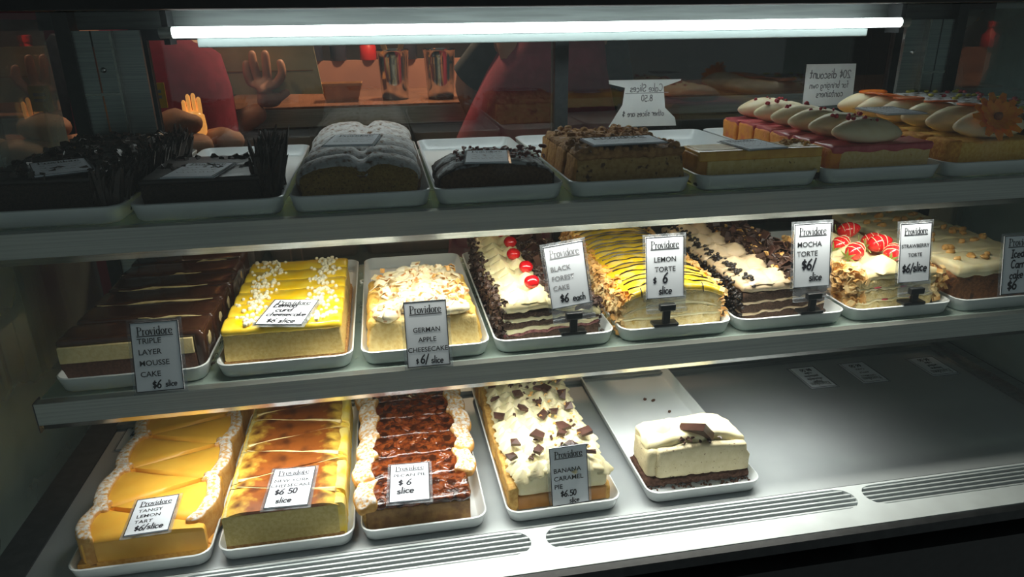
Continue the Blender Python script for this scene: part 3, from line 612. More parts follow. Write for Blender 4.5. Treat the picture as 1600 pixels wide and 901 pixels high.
ORD = ['frontmost in its tray', 'second from the front', 'third from the front', 'fourth from the front', 'fifth from the front', 'sixth from the front', 'seventh from the front', 'eighth from the front']
def row(name, desc, cat, group, X, Y0, Z, n, pitch, builder, jx=.002, jr=.02, pre='slice'):
    for i in range(n):
        r = thing(name, '%s, %s' % (desc, ORD[i]), cat, (X+R.uniform(-jx, jx), Y0+i*pitch, Z+.0045), R.uniform(-jr, jr), group)
        builder(r, i)
def RB(root, name, m, *a, kind=None, label=None, **k):
    return MB().rbox(*a, **k).build(name, m, root, kind=kind, label=label)
def chips(n, rng, xr, yr, zr, size, th=.0012, fn=None):
    mb = MB()
    for _ in range(n):
        p = [rng.uniform(*xr), rng.uniform(*yr), rng.uniform(*zr)]
        if fn: p = fn(p)
        mb.flake(p, (rng.uniform(*size), rng.uniform(*size)*.6), rng, th)
    return mb

def wavy(i, amp=.0035):   # shared by all layers of a slice, so that the joints wander but still meet
    def fn(p, n):
        k = max(0, min(1, p.z/.012))*max(0, min(1, (.056-p.z)/.012)) ; return (p.x, p.y, p.z+k*amp*(nz((p.x, 0, p.z*.3), 48, i)+.7*nz((p.x, 1, p.z*.3), 130, i))+k*.06*p.x*(1 if i % 2 == 0 else -.6))
    return fn
# ---- top shelf
def shards_upright(rng, n, x, yr, z0, z1, lean=.0, spread=.016):
    mb = MB()
    for _ in range(n):
        h = rng.uniform(z0, z1); xx = x+rng.uniform(-spread, spread); yy = rng.uniform(*yr); w = rng.uniform(.004, .010); t = rng.uniform(.001, .002)
        M = Matrix.Translation((xx, yy, rng.uniform(.0, .012))) @ Matrix.Rotation(rng.uniform(-.25, .25)+lean, 4, 'Y') @ Matrix.Rotation(rng.uniform(-.3, .3), 4, 'X') @ Matrix.Rotation(rng.uniform(-1, 1), 4, 'Z')
        k = rng.uniform(.4, .8)
        mb.add([(-w/2,-t,0),(w/2,-t,0),(w/2,t,0),(-w/2,t,0),(-w/2*k,-t,h*.8),(w/2*k,-t,h),(w/2*k,t,h),(-w/2*k,t,h*.8)], [(0,3,2,1),(4,5,6,7),(0,1,5,4),(1,2,6,5),(2,3,7,6),(3,0,4,7)], M)
    return mb
def b_choc1(r, i):
    g = random.Random(100+i)
    RB(r, 'sponge', 'dark_sponge', -.075, .06, 0, .052, 0, .044, r=.003, n=(8,3,4), amp=.0012, sc=120, seed=i)
    RB(r, 'icing', 'dark_choc', -.077, .066, -.001, .053, .044, .051, r=.003, n=(10,5,1), amp=.0014, sc=70, seed=i)
    shards_upright(g, 150, .070, (.0, .054), .034, .056, .12, .014).build('chocolate_shards', 'choc_curl', r, False, 'stuff')
    chips(30, g, (-.075, .065), (.0, .05), (.05, .054), (.006, .016), .0015).build('chocolate_chips', 'choc_curl', r, False, 'stuff')
row('chocolate_slice', 'black chocolate cake slice with ruffled shards', 'cake slice', 'chocolate slices with ruffled shards', -.498, .108, ZT, 6, .062, b_choc1)
def b_choc2(r, i):
    g = random.Random(120+i)
    RB(r, 'sponge', 'dark_sponge', -.078, .062, 0, .078, 0, .038, r=.003, n=(8,4,3), amp=.001, sc=120, seed=i)
    RB(r, 'icing', 'dark_choc', -.079, .064, -.001, .079, .037, .0435, r=.003, n=(10,6,1), amp=.001, sc=60, seed=i)
    shards_upright(g, 70, .066, (.0, .076), .045, .082, .05, .008).build('chocolate_shards', 'choc_curl', r, False, 'stuff')
    chips(14, g, (-.07, .05), (.04, .078), (.043, .046), (.006, .015), .0012).build('chocolate_chips', 'choc_curl', r, False, 'stuff')
row('chocolate_cake_slice', 'flat black chocolate cake slice with upright chocolate shards', 'cake slice', 'chocolate cake with upright shards', -.312, .106, ZT, 2, .082, b_choc2, jr=.005)
def b_loaf(r, i):
    w = .082; d = .066; h = .046; lean = .014
    def shape(p, n):
        x, y, z = p; t = abs(x)/w
        top = 1-.26*max(0, t-.55)**1.5*2.2
        seam = -.010*math.exp(-((x-.004)/.010)**2)
        k = max(0, z/h); z2 = z*top+(seam if z > h*.75 else 0)+(.008*math.cos(min(1, t)*1.5) if z > h*.7 else 0)
        z2 -= (.010*abs(2*y/d-1)**3 if z > h*.6 else 0)
        return (x*(.93+.07*min(1, k*1.4)), y+lean*k, z2+.0018*nz(p, 60, i)*(k > .6))
    RB(r, 'crumb', 'loaf_crumb', -w+.004, w-.004, 0, d-.004, 0, h-.004, r=.012, n=(16,4,6), fn=shape)
    # crust as a hood over sides and top
    def hood(p, n):
        q = Vector(shape(p, n)); q.y += .003; return q
    RB(r, 'sugared_crust', 'loaf_crust', -w, w, .002, d-.002, .001, h+.0015, r=.014, n=(20,6,6), fn=hood, amp=.001, sc=90, seed=i)
row('loaf_cake_slice', 'brown loaf cake slice dusted with icing sugar', 'cake slice', 'slices of sugar-dusted loaf', -.126, .110, ZT, 6, .068, b_loaf, jx=.003)
def b_berry(r, i):
    g = random.Random(140+i)
    dome = lambda p, n: (p.x, p.y, p.z*(1+.10*math.cos(p.x*38))-(.010*max(0, abs(p.x)-.055)/.025 if p.z > .03 else 0))
    RB(r, 'crumb', 'berry_cake', -.076, .076, 0, .052, 0, .040, r=.006, n=(14,4,4), fn=dome)
    RB(r, 'sugared_crust', 'berry_crust', -.080, .080, .002, .054, .004, .0445, r=.010, n=(16,5,4), fn=dome, amp=.002, sc=70, seed=i)
    for k in range(7 if i else 5):
        x = -.045+k*.018+g.uniform(-.005, .005); MB().ball((x+.02, g.uniform(.02, .05), .048), (.006, .004, .003), 8, 5, amp=.002, sc=200, seed=k).build('dried_berry', 'dried_berry', r)
    chips(50, g, (-.05, .07), (.01, .052), (.044, .050), (.004, .009), .0012).build('fruit_pieces', 'dried_berry', r, False, 'stuff')
row('berry_cake_slice', 'small dark cake slice with dried red berries and sugar', 'cake slice', 'dark berry cake slices', .053, .108, ZT, 2, .056, b_berry)
def b_crumble(r, i):
    g = random.Random(160+i)
    tp = lambda p, n: (p.x*(1-.10*p.z/.055), p.y+.004*p.z/.055, p.z)
    RB(r, 'cake', 'crumble_body', -.082, .082, 0, .046, 0, .045, r=.005, n=(12,3,4), fn=tp, amp=.0015, sc=90, seed=i)
    RB(r, 'end_crust', 'crumble_side', -.086, -.080, .001, .047, .0, .046, r=.003, n=(1,4,4), fn=tp, amp=.002, sc=80, seed=i)
    RB(r, 'crumble_layer', 'crumble', -.077, .077, -.001, .048, .041, .054, r=.006, n=(16,6,2), amp=.005, sc=110, seed=i+3)
    mb = MB()
    for _ in range(46): mb.ball((g.uniform(-.072, .072), g.uniform(.002, .046), g.uniform(.050, .056)), g.uniform(.0035, .0075), 6, 4, amp=.002, sc=200, seed=_)
    mb.build('crumble_lumps', 'crumble', r, kind='stuff')
row('crumble_cake_slice', 'golden cake slice with lumpy brown crumble top', 'cake slice', 'crumble cake slices', .238, .112, ZT, 4, .051, b_crumble)
def b_caramel(r, i):
    RB(r, 'biscuit_base', 'black_base', -.094, .094, 0, .062, 0, .012, r=.002, n=(16,4,2), amp=.0016, sc=110, seed=4)
    RB(r, 'cheesecake', 'caramel_body', -.080, .093, 0, .061, .010, .034, r=.0015, n=(12,4,3), amp=.0006, sc=110, seed=5)
    RB(r, 'end_crust', 'caramel_side', -.0945, -.076, .003, .062, .011, .043, r=.004, n=(3,5,3), amp=.0008, sc=70)
    RB(r, 'caramel_layer', 'caramel_top', -.093, .0935, 0, .0615, .033, .047, r=.0025, n=(14,5,2), amp=.0006, sc=50)
    mb = MB()
    for (a, b, c_, d) in ((-.088, -.030, .012, .056), (.045, .088, .010, .05)): mb.rbox(a, b, c_, d, .0465, .0478, .001, (5,5,1), amp=.0008, sc=90)
    mb.build('pale_glaze', 'caramel_pale', r)
    chips(26, random.Random(5), (.05, .085), (.015, .05), (.047, .051), (.004, .010), .0012).build('brittle', 'toasted', r, False, 'stuff')
row('caramel_slice', 'caramel cheesecake slice with black biscuit base', 'cake slice', None, .425, .104, ZT, 1, .06, b_caramel, jr=.001)
def quen(r, c, rad, tilt, seed, m='quenelle'):
    def fn(p, d):
        k = 1-.35*abs(p.x/rad[0])**2.5; z = p.z*k if p.z > 0 else p.z*.7
        return (p.x, p.y*k, z+.0010*math.sin(p.y*500+p.x*60))
    return MB().ball((0, 0, 0), rad, 22, 14, fn=fn, M=Matrix.Translation(c) @ Matrix.Rotation(tilt, 4, 'Y')).build('cream_dome', m, r)
def b_pink(r, i):
    g = random.Random(180+i)
    RB(r, 'sponge', 'sponge_cream', -.066, .080, 0, .050, 0, .041, r=.003, n=(10,4,3), amp=.0008, sc=120, seed=i)
    RB(r, 'end_crust', 'orange_side', -.082, -.062, .0005, .052, 0, .044, r=.004, n=(3,5,4), amp=.0022, sc=80, seed=i)
    RB(r, 'pink_glaze', 'pink_glaze', -.080, .083, -.001, .051, .039, .047, r=.003, n=(14,5,2), amp=.0018, sc=70, seed=i, fn=lambda p, n: (p.x, p.y, p.z-(.004*abs(math.sin(p.x*70)) if p.z < .042 and p.y < .004 else 0)))
    quen(r, (-.012, .024, .060), (.058, .023, .022), .06, i)
    for k in range(6):
        MB().ball((-.02+g.uniform(-.03, .035), .020+g.uniform(-.01, .008), .0805+g.uniform(-.002, .003)), g.uniform(.002, .0042), 7, 5, amp=.001, sc=300, seed=k).build('red_crumb', 'red_crumb', r)
row('pink_cake', 'pink glazed cake with oval cream dome and red crumbs', 'cake', 'pink glazed cream cakes', .617, .106, ZT, 6, .058, b_pink, jx=.002)
def orange_disc(r, c, rad, rot, tilt):
    M = Matrix.Translation(c) @ Matrix.Rotation(rot, 4, 'Z') @ Matrix.Rotation(tilt, 4, 'Y')
    o = MB().lathe([(rad*.9, -.0012), (rad*.93, 0), (rad*.9, .0012)], 20, M=M).build('orange_slice', 'orange_slice', r)
    n = 24; mb = MB(); mb.tube([tuple(M @ Vector((rad*math.cos(6.2832*k/n), rad*math.sin(6.2832*k/n), 0))) for k in range(n+1)], .0016, 6, cap=False); mb.build('rind', 'orange_rind', o)
def b_orange(r, i):
    RB(r, 'sponge', 'lemon_sponge', -.060, .080, 0, .050, 0, .044, r=.003, n=(10,4,3), amp=.0008, sc=120, seed=i)
    RB(r, 'end_crust', 'orange_crust', -.081, -.056, .0005, .052, 0, .046, r=.005, n=(3,5,4), amp=.0018, sc=90, seed=i)
    quen(r, (.004, .025, .062), (.062, .025, .024), .02, i+20)
    if i == 0:
        f = MB(); n = 13
        c = Vector((-.012, -.002, .079)); ax = Vector((-.15, -.75, .55)).normalized(); u = ax.orthogonal().normalized(); w = ax.cross(u)
        for ring, (rad, cnt, lift) in enumerate(((.036, n, .004), (.026, n-2, .008))):
            for k in range(cnt):
                a = 6.2832*(k+.5*ring)/cnt; d = u*math.cos(a)+w*math.sin(a); s = ax.cross(d); L = rad*R.uniform(.9, 1.1); wd = .0064
                pts = [c+d*.003-s*.0015, c+d*.003+s*.0015, c+d*L*.7+s*wd+ax*lift*.6, c+d*L+s*wd*.5+ax*lift, c+d*L-s*wd*.5+ax*lift, c+d*L*.7-s*wd+ax*lift*.6]
                f.add(pts+[p-ax*.0006 for p in pts], [(0,1,2,3,4,5), (11,10,9,8,7,6)]+[(q, (q+6), (q+1) % 6+6, (q+1) % 6) for q in range(6)])
        f.build('flower_petals', 'petal_orange', r, label='bright orange flower petals')
        MB().ball(tuple(c+ax*.003), .006, 10, 6, amp=.001, sc=400).build('flower_heart', 'petal_dark', r)
        mb = MB()
        for k in range(6): a = k*1.05; mb.ball(tuple(c-ax*.004+Vector((.006*math.cos(a)-.004, -.003, .006*math.sin(a)-.010))), (.006, .003, .007), 8, 5)
        mb.build('sepals', 'leaf_green', r, label='green sepals under the orange flower')
    elif i == 1: orange_disc(r, (.02, .022, .087), .022, .3, .06)
    else: orange_disc(r, (.004+.006*(i % 3-1), .024, .087), .023, i*.7, [.0, -.08, .10, .02, -.12, .05][i % 6])
row('orange_cake', 'golden cake with oval cream dome and orange garnish', 'cake', 'orange topped cream cakes', .806, .106, ZT, 6, .058, b_orange, jx=.002)
def b_pist(r, i):
    g = random.Random(200+i)
    RB(r, 'cake', 'pistachio_cake', -.074, .070, 0, .062, 0, .076, r=.010, n=(12,5,4), amp=.0025, sc=70, seed=i)
    for k in range(6): MB().ball((g.uniform(-.06, .06), g.uniform(.01, .05), .0785), (.006, .004, .003), 8, 5, amp=.001, sc=300, seed=k).build('pistachio_piece', 'pistachio', r)
    for k in range(3): MB().ball((g.uniform(-.06, .06), g.uniform(.01, .05), .0785), (.005, .004, .003), 8, 5, amp=.001, sc=300, seed=k).build('rose_piece', 'pink_glaze', r)
row('pistachio_cake_slice', 'dark cake slice with sugar and green pistachios at far right', 'cake slice', 'pistachio slices at the far right', .986, .108, ZT, 6, .066, b_pist)

# ---- middle shelf
def b_mousse(r, i):
    w = .090; d = .060; cs = [(.0, .0), (.002, .003), (-.001, .002)][i % 3]
    RB(r, 'chocolate_base', 'choc_mousse', -w, w-.012, 0, d, 0, .027, r=.002, n=(8,3,2), amp=.0006, sc=100, seed=i)
    RB(r, 'white_mousse', 'white_mousse', -w, w-.013, -.0005, d, .026, .049, r=.0015, n=(8,3,2), amp=.0005, sc=100, seed=i)
    RB(r, 'glaze', 'choc_glaze', -w-.001, w, .002, d-.001, .048, .058, r=.005, n=(14,5,2), amp=.0012, sc=45, seed=i)
    RB(r, 'end_glaze', 'choc_glaze', w-.014, w+.002, .001, d, 0, .056, r=.006, n=(2,5,5), amp=.0016, sc=60, seed=i)
    if i in (0, 1, 2, 4): MB().ball((w+.0005, .03+.006*(i % 2), .036), (.0025, .010, .011), 10, 8, amp=.001, sc=160, seed=i).build('mousse_patch', 'white_mousse', r)
    mb = MB(); k0 = -w+.01
    x0, ln = [(0, 0), (.075, .085), (.0, .16), (.01, .13), (.07, .05), (.10, .05)][i]
    if i: mb.tube([(-w+.006+x0+t*ln/8, .0015+.0008*math.sin(t*1.7+i), .0555+.0012*math.sin(t*1.3+i)) for t in range(9)], [.0005+.0026*math.sin(t/8*3.14)*(.6+.4*math.sin(t*1.9+i)) for t in range(9)], 6); mb.build('mousse_edge', 'white_mousse', r)
    if i < 4: chips(14, random.Random(i+50), (w-.012, w+.006), (.004, .05), (.001, .012), (.003, .007), .0015).build('chocolate_crumbs', 'shaving', r, False, 'stuff')
row('mousse_cake_slice', 'chocolate glazed triple layer mousse slice', 'cake slice', 'triple layer mousse slices', -.441, .116, ZM, 6, .064, b_mousse, jx=.003, jr=.03)
def b_lemoncurd(r, i):
    g = random.Random(220+i); w = .082; d = .0465
    tp = lambda p, n: (p.x*(1-.05*p.z/.06), p.y, p.z)
    RB(r, 'biscuit_base', 'biscuit', -w, w, 0, d, 0, .010, r=.002, n=(10,3,1), amp=.001, sc=130, seed=i)
    RB(r, 'cheesecake', 'lemon_cheese', -w+.001, w-.002, 0, d, .009, .050, r=.003, n=(12,3,4), fn=tp, amp=.0012, sc=90, seed=i)
    wav = lambda p, n: (p.x*.965, p.y, p.z+(.0032*math.sin(p.y/d*3.14)-.001 if p.z > .05 else 0)+(.0016*nz(p, 55, i) if p.z > .05 else -.004*max(0, nz(p, 60, i))))
    RB(r, 'lemon_curd', 'lemon_top', -w-.001, w, -.0012, d+.0006, .047, .059, r=.0045, n=(16,7,2), fn=wav)
    mb = MB()
    for s in (-1, 1):
        for _ in range(26):
            x = s*(.045+g.gauss(0, .012)); x = max(-.072, min(.07, x)); mb.ball((x, g.uniform(.004, .043), .0615), g.uniform(.0022, .0042), 6, 4)
    mb.build('white_crumbs', 'white_crumb', r, kind='stuff')
row('lemon_curd_slice', 'yellow lemon curd cheesecake slice with white crumbs', 'cake slice', 'lemon curd cheesecake slices', -.246, .112, ZM, 6, .0475, b_lemoncurd, jx=.001, jr=.006)
def b_apple(r, i):
    g = random.Random(240+i); w = .081; d = .056
    tp = lambda p, n: (p.x*(1-.10*max(0, p.z)/.06), p.y, p.z)
    RB(r, 'cheesecake', 'apple_cheese', -w, w, 0, d, 0, .052, r=.006, n=(12,4,4), fn=tp, amp=.0012, sc=80, seed=i)
    for s in (-1, 1): RB(r, 'end_crust', 'apple_side', *( (-w-.002, -w+.016) if s < 0 else (w-.014, w+.002) ), .002, d, .008, .054, r=.007, n=(3,5,4), fn=tp, amp=.004, sc=60, seed=i+s)
    mb = MB()
    for k in range(14):
        x = g.uniform(-.056, .056); y = g.uniform(.006, d-.004); mb.ball((x, y, .056+.012*(1-abs(x)/.06)), (g.uniform(.015, .025), g.uniform(.010, .017), g.uniform(.007, .012)), 14, 9, amp=.004, sc=70, seed=k)
    mb.build('almond_meringue', 'almond_top', r)
    chips(34, g, (-.062, .062), (.002, d), (.060, .070), (.012, .026), .001, lambda p: (p[0], p[1], p[2]+.012*(1-abs(p[0])/.06)-.006)).build('almond_flakes', 'almond_top', r, False, 'stuff')
    chips(12, g, (-.062, .062), (.002, d), (.066, .074), (.007, .013), .001).build('toasted_flakes', 'toasted', r, False, 'stuff')
row('apple_cheesecake_slice', 'apple cheesecake slice heaped with pale toasted almonds', 'cake slice', 'apple cheesecake slices', -.056, .112, ZM, 3, .058, b_apple)
def lumps(g, n, xr, yr, z, rad, amp=.003, hz=.7):
    mb = MB()
    for k in range(n):
        rr_ = g.uniform(*rad); mb.ball((g.uniform(*xr), g.uniform(*yr), z+g.uniform(-.003, .003)), (rr_*1.25, rr_, rr_*hz), 14, 9, amp=amp, sc=120, seed=k+n)
    return mb
def rosette(mb, c, rad, h, seed=0):
    vs = []; fs = []; n = 18; rings = 7
    for i in range(rings+1):
        t = i/rings; rr_ = rad*(1-t**1.4)
        for k in range(n):
            a = 2*math.pi*k/n+t*1.6+seed; q = rr_*(1+.14*math.cos(6*(a-t*1.6*0)+seed)); vs.append((c[0]+q*math.cos(a), c[1]+q*math.sin(a), c[2]+h*t))
    for i in range(rings):
        for k in range(n): a, b = i*n+k, i*n+(k+1) % n; fs.append((a, b, b+n, a+n))
    mb.add(vs, fs)
def b_forest(r, i):
    g = random.Random(260+i); w = .072; d = .064
    for nm, m, z0, z1 in (('sponge_layer', 'choc_sponge', 0, .013), ('cherry_layer', 'cherry_layer', .012, .018), ('cream_layer', 'pale_cream', .016, .024), ('sponge_layer', 'choc_sponge', .023, .033), ('cream_layer', 'pale_cream', .032, .039), ('sponge_layer', 'choc_sponge', .038, .047)):
        RB(r, nm, m, -w, w, 0, d, z0, z1, r=.002, n=(22,3,2), amp=.0016, sc=150, seed=i+z0*100, fn=wavy(i))
    RB(r, 'whipped_cream', 'cream', -w-.002, w+.002, -.001, d, .045, .064, r=.008, n=(16,8,3), amp=.004, sc=50, seed=i+2, fn=lambda p, n: (p.x, p.y, p.z-(.014*max(0, (p.x+.01)/w) if p.z > .048 else 0)))
    mb = MB()
    for k in range(4): rosette(mb, (-.046+(k % 2)*.026, d*(.28+.44*(k//2)), .060), .021, .017, k)
    mb.build('piped_cream', 'cream', r)
    MB().ball((-.024+.006*(i % 2), d*.42, .0815), (.0115, .0115, .0100), 16, 10, amp=.0008, sc=100, seed=i).build('cherry', 'cherry', r, label='glossy red cherry')
    chips(230, g, (-w-.009, -w+.006), (-.002, d+.002), (0, .064), (.004, .011), .0014).build('chocolate_shavings', 'shaving', r, False, 'stuff')
    chips(300, g, (-.002, w), (.002, d), (.060, .066), (.006, .017), .0014, lambda p: (p[0], p[1], p[2]-.014*max(0, (p[0]+.01)/w))).build('top_shavings', 'shaving', r, False, 'stuff')
    chips(60, g, (w-.002, w+.007), (0, d), (0, .052), (.004, .010), .0014).build('end_shavings', 'shaving', r, False, 'stuff')
    for k in range(2): MB().flake((.015+.03*k, .02+.02*k, .068), (.017, .026), g, .002).build('chocolate_plate', 'choc_piece', r, False)
row('black_forest_slice', 'black forest cake slice with red cherry and chocolate shavings', 'cake slice', 'black forest slices', .129, .118, ZM, 5, .068, b_forest)
def b_lemontorte(r, i):
    g = random.Random(280+i); w = .080; d = .056
    arch = lambda p, n: (p.x, p.y, p.z-(.016*(abs(p.x)/w)**3 if p.z > .035 else 0)+(.0028*abs(math.sin(p.y/d*3.14)) if p.z > .06 else 0))
    for nm, m, z0, z1 in (('sponge_layer', 'pale_sponge', 0, .019), ('cream_layer', 'pale_cream', .018, .023), ('sponge_layer', 'pale_sponge', .022, .040), ('cream_layer', 'pale_cream', .039, .044), ('sponge_layer', 'pale_sponge', .043, .062)):
        RB(r, nm, m, -w, w, 0, d, z0, z1, r=.002, n=(14,3,2), fn=arch, amp=.0012, sc=120, seed=i+z0*90)
    RB(r, 'lemon_glaze', 'torte_yellow', -w-.001, w+.001, -.0015, d+.0005, .060, .071, r=.004, n=(18,8,2), fn=arch, amp=.0012, sc=60, seed=i)
    mb = MB()
    for k in range(3):
        y = .008+k*.019; ph = g.uniform(0, 6); mb.tube([arch(Vector((-.068+t*.0085, y+.0055*abs(math.sin(t*.62+ph))+.002*math.sin(t*.3+i), .0722)), None) for t in range(17)], [.0004+.0009*abs(math.sin(t*.7+ph)) for t in range(17)], 5)
    if i == 0:
        for x in (-.052, -.034, -.012, .045): mb.tube([arch(Vector((x, .004, .0722)), None), arch(Vector((x, -.002, .069)), None), arch(Vector((x+.001, -.0025, .060)), None)], [.0009, .0011, .0007], 5)
    mb.build('chocolate_drizzle', 'drizzle', r, label='thin dark chocolate drizzle lines')
    chips(170, g, (-w-.009, -w+.004), (-.004, d), (.002, .062), (.007, .014), .0008).build('almond_flakes', 'almond_flake', r, False, 'stuff')
    chips(34, g, (-w-.004, -w+.016), (-.003, d), (.045, .064), (.007, .013), .0008).build('orange_flakes', 'orange_flake', r, False, 'stuff')
    chips(110, g, (w-.004, w+.008), (-.004, d), (.002, .058), (.007, .014), .0008).build('end_flakes', 'almond_flake', r, False, 'stuff')
row('lemon_torte_slice', 'yellow lemon torte slice with chocolate drizzle and almond flakes', 'cake slice', 'lemon torte slices', .318, .116, ZM, 6, .058, b_lemontorte)
def b_mocha(r, i):
    g = random.Random(300+i); w = .070; d = .064
    for nm, m, z0, z1 in (('sponge_layer', 'choc_sponge', 0, .014), ('cream_layer', 'mocha_cream', .013, .018), ('sponge_layer', 'choc_sponge', .017, .031), ('cream_layer', 'mocha_cream', .030, .035), ('sponge_layer', 'choc_sponge', .034, .049)):
        RB(r, nm, m, -w, w, 0, d, z0, z1, r=.002, n=(22,3,2), amp=.0015, sc=150, seed=i+z0*80, fn=wavy(i, .0028))
    RB(r, 'mocha_cream', 'mocha_cream', -w-.004, w+.002, -.001, d, .047, .062, r=.007, n=(14,6,3), amp=.003, sc=55, seed=i)
    mb = MB()
    for k in range(2): rosette(mb, (-.042+k*.036, d*.45, .060), .031, .015, k+i)
    mb.build('piped_cream', 'mocha_cream', r)
    mb = MB()
    for _ in range(190):
        x = g.uniform(-w-.011, -w+.004); z = g.uniform(0, .072); mb.ball((x+(.014 if z > .058 else 0), g.uniform(-.003, d), z), (.0036, .003, .0026), 6, 4)
    mb.build('chocolate_chips', 'dark_choc', r, kind='stuff')
    chips(120, g, (.002, w), (.0, d), (.060, .078), (.008, .022), .0016).build('chocolate_shards', 'shaving', r, False, 'stuff')
    chips(20, g, (.0, w), (.0, d), (.064, .078), (.006, .014), .0016).build('toffee_pieces', 'toasted', r, False, 'stuff')
    for k in range(2): MB().flake((.02+.03*k, .02+.02*k, .074), (.026, .03), g, .002).build('chocolate_plate', 'choc_piece', r, False)
    chips(40, g, (w-.003, w+.008), (0, d), (0, .05), (.005, .010), .0016).build('end_shards', 'shaving', r, False, 'stuff')
row('mocha_torte_slice', 'mocha torte slice with chocolate chips and piped coffee cream', 'cake slice', 'mocha torte slices', .502, .118, ZM, 5, .068, b_mocha)
def b_strawb(r, i):
    g = random.Random(320+i); w = .068; d = .066
    for nm, m, z0, z1 in (('sponge_layer', 'pale_sponge', 0, .016), ('cream_layer', 'pale_cream', .015, .021), ('sponge_layer', 'pale_sponge', .020, .036), ('cream_layer', 'pale_cream', .035, .042), ('sponge_layer', 'pale_sponge', .041, .052)):
        RB(r, nm, m, -w, w, 0, d, z0, z1, r=.003, n=(20,3,2), amp=.0016, sc=120, seed=i+z0*80, fn=wavy(i, .003))
    for x, z in ((-.02, .018), (.01, .038), (.03, .018), (-.035, .039)): MB().ball((x, .001, z), (.008, .0025, .0018), 8, 5).build('strawberry_bit', 'pink_glaze', r)
    RB(r, 'whipped_cream', 'cream', -w-.002, w+.002, -.001, d, .050, .066, r=.009, n=(14,7,3), amp=.0035, sc=55, seed=i)
    mb = MB(); rosette(mb, (-.02, d*.35, .064), .032, .022, i); mb.build('piped_cream', 'cream', r)
    if i < 3:
        for k, (x, y, z, rot) in enumerate((((-.040, .060, .082, .4), (.012, .072, .088, -.3), (.018, .046, .080, .8)) if i == 0 else ((-.03, .04, .078, .4), (.03, .04, .08, -.5)))):
            M = Matrix.Translation((x, y, z)) @ Matrix.Rotation(rot, 4, 'Z') @ Matrix.Rotation(1.25, 4, 'Y')
            sbm = MB().ball((0, 0, 0), (.0145, .0145, .020), 18, 12, fn=lambda p, dd: (p.x*(1-.28*max(0, p.z)/.022), p.y*(1-.28*max(0, p.z)/.022), p.z), amp=.0004, sc=300, M=M).build('strawberry', 'strawberry', r)
            lf = MB()
            for q in range(6):
                a = q*1.047; lf.add([(0,0,-.021),(.006*math.cos(a-.4),.006*math.sin(a-.4),-.022),(.015*math.cos(a),.015*math.sin(a),-.019),(.006*math.cos(a+.4),.006*math.sin(a+.4),-.022),(0,0,-.0225),(.015*math.cos(a),.015*math.sin(a),-.0205)], [(0,1,2,3),(4,3,5,1),(1,5,2),(3,2,5)], M)
            lf.build('leaf_crown', 'leaf_green', sbm, False)
            dz = MB()
            for q in range(3):
                zz = -.008+q*.008; rr_ = .0147*math.sqrt(max(.1, 1-(zz/.0205)**2))*(1-.28*max(0, zz)/.022); dz.tube([tuple(M @ Vector((rr_*math.cos(a/10*6.283), rr_*math.sin(a/10*6.283), zz+.002*math.sin(a+q)))) for a in range(11)], .0006, 5, cap=False)
            dz.build('icing_drizzle', 'pale_cream', sbm)
    chips(190, g, (-w-.016, -w+.010), (-.006, d), (.002, .068), (.009, .018), .0008).build('almond_flakes', 'almond_flake', r, False, 'stuff')
    chips(120, g, (w-.006, w+.014), (-.004, d), (.002, .062), (.009, .017), .0008).build('end_flakes', 'almond_flake', r, False, 'stuff')
row('strawberry_torte_slice', 'cream torte slice with almond flakes and strawberries', 'cake slice', 'strawberry torte slices', .692, .116, ZM, 3, .070, b_strawb)
def b_carrot(r, i):
    g = random.Random(340+i); w = .088; d = .066
    RB(r, 'carrot_cake', 'carrot_cake', -w, w, 0, d, 0, .050, r=.008, n=(12,4,4), amp=.0025, sc=60, seed=i)
    RB(r, 'icing', 'icing', -w+.006, w, -.004, d, .048, .066, r=.006, n=(18,8,3), amp=.0035, sc=48, seed=i, fn=lambda p, n: (p.x, p.y, p.z-(.012*max(0, nz((p.x, 0, 0), 26, i+3)) if p.z < .054 and p.y < .006 else 0)))
    for k in range(9 if i else 5):
        MB().ball((g.uniform(-.07, .075), g.uniform(.022 if i == 0 else .006, d-.006), .0685), (g.uniform(.005, .010), g.uniform(.004, .007), g.uniform(.003, .006)), 8, 6, amp=.003, sc=170, seed=k).build('walnut_piece', 'walnut', r)
row('carrot_cake_slice', 'brown carrot cake slice with thick icing and walnuts', 'cake slice', 'iced carrot cake slices', .880, .116, ZM, 5, .070, b_carrot)

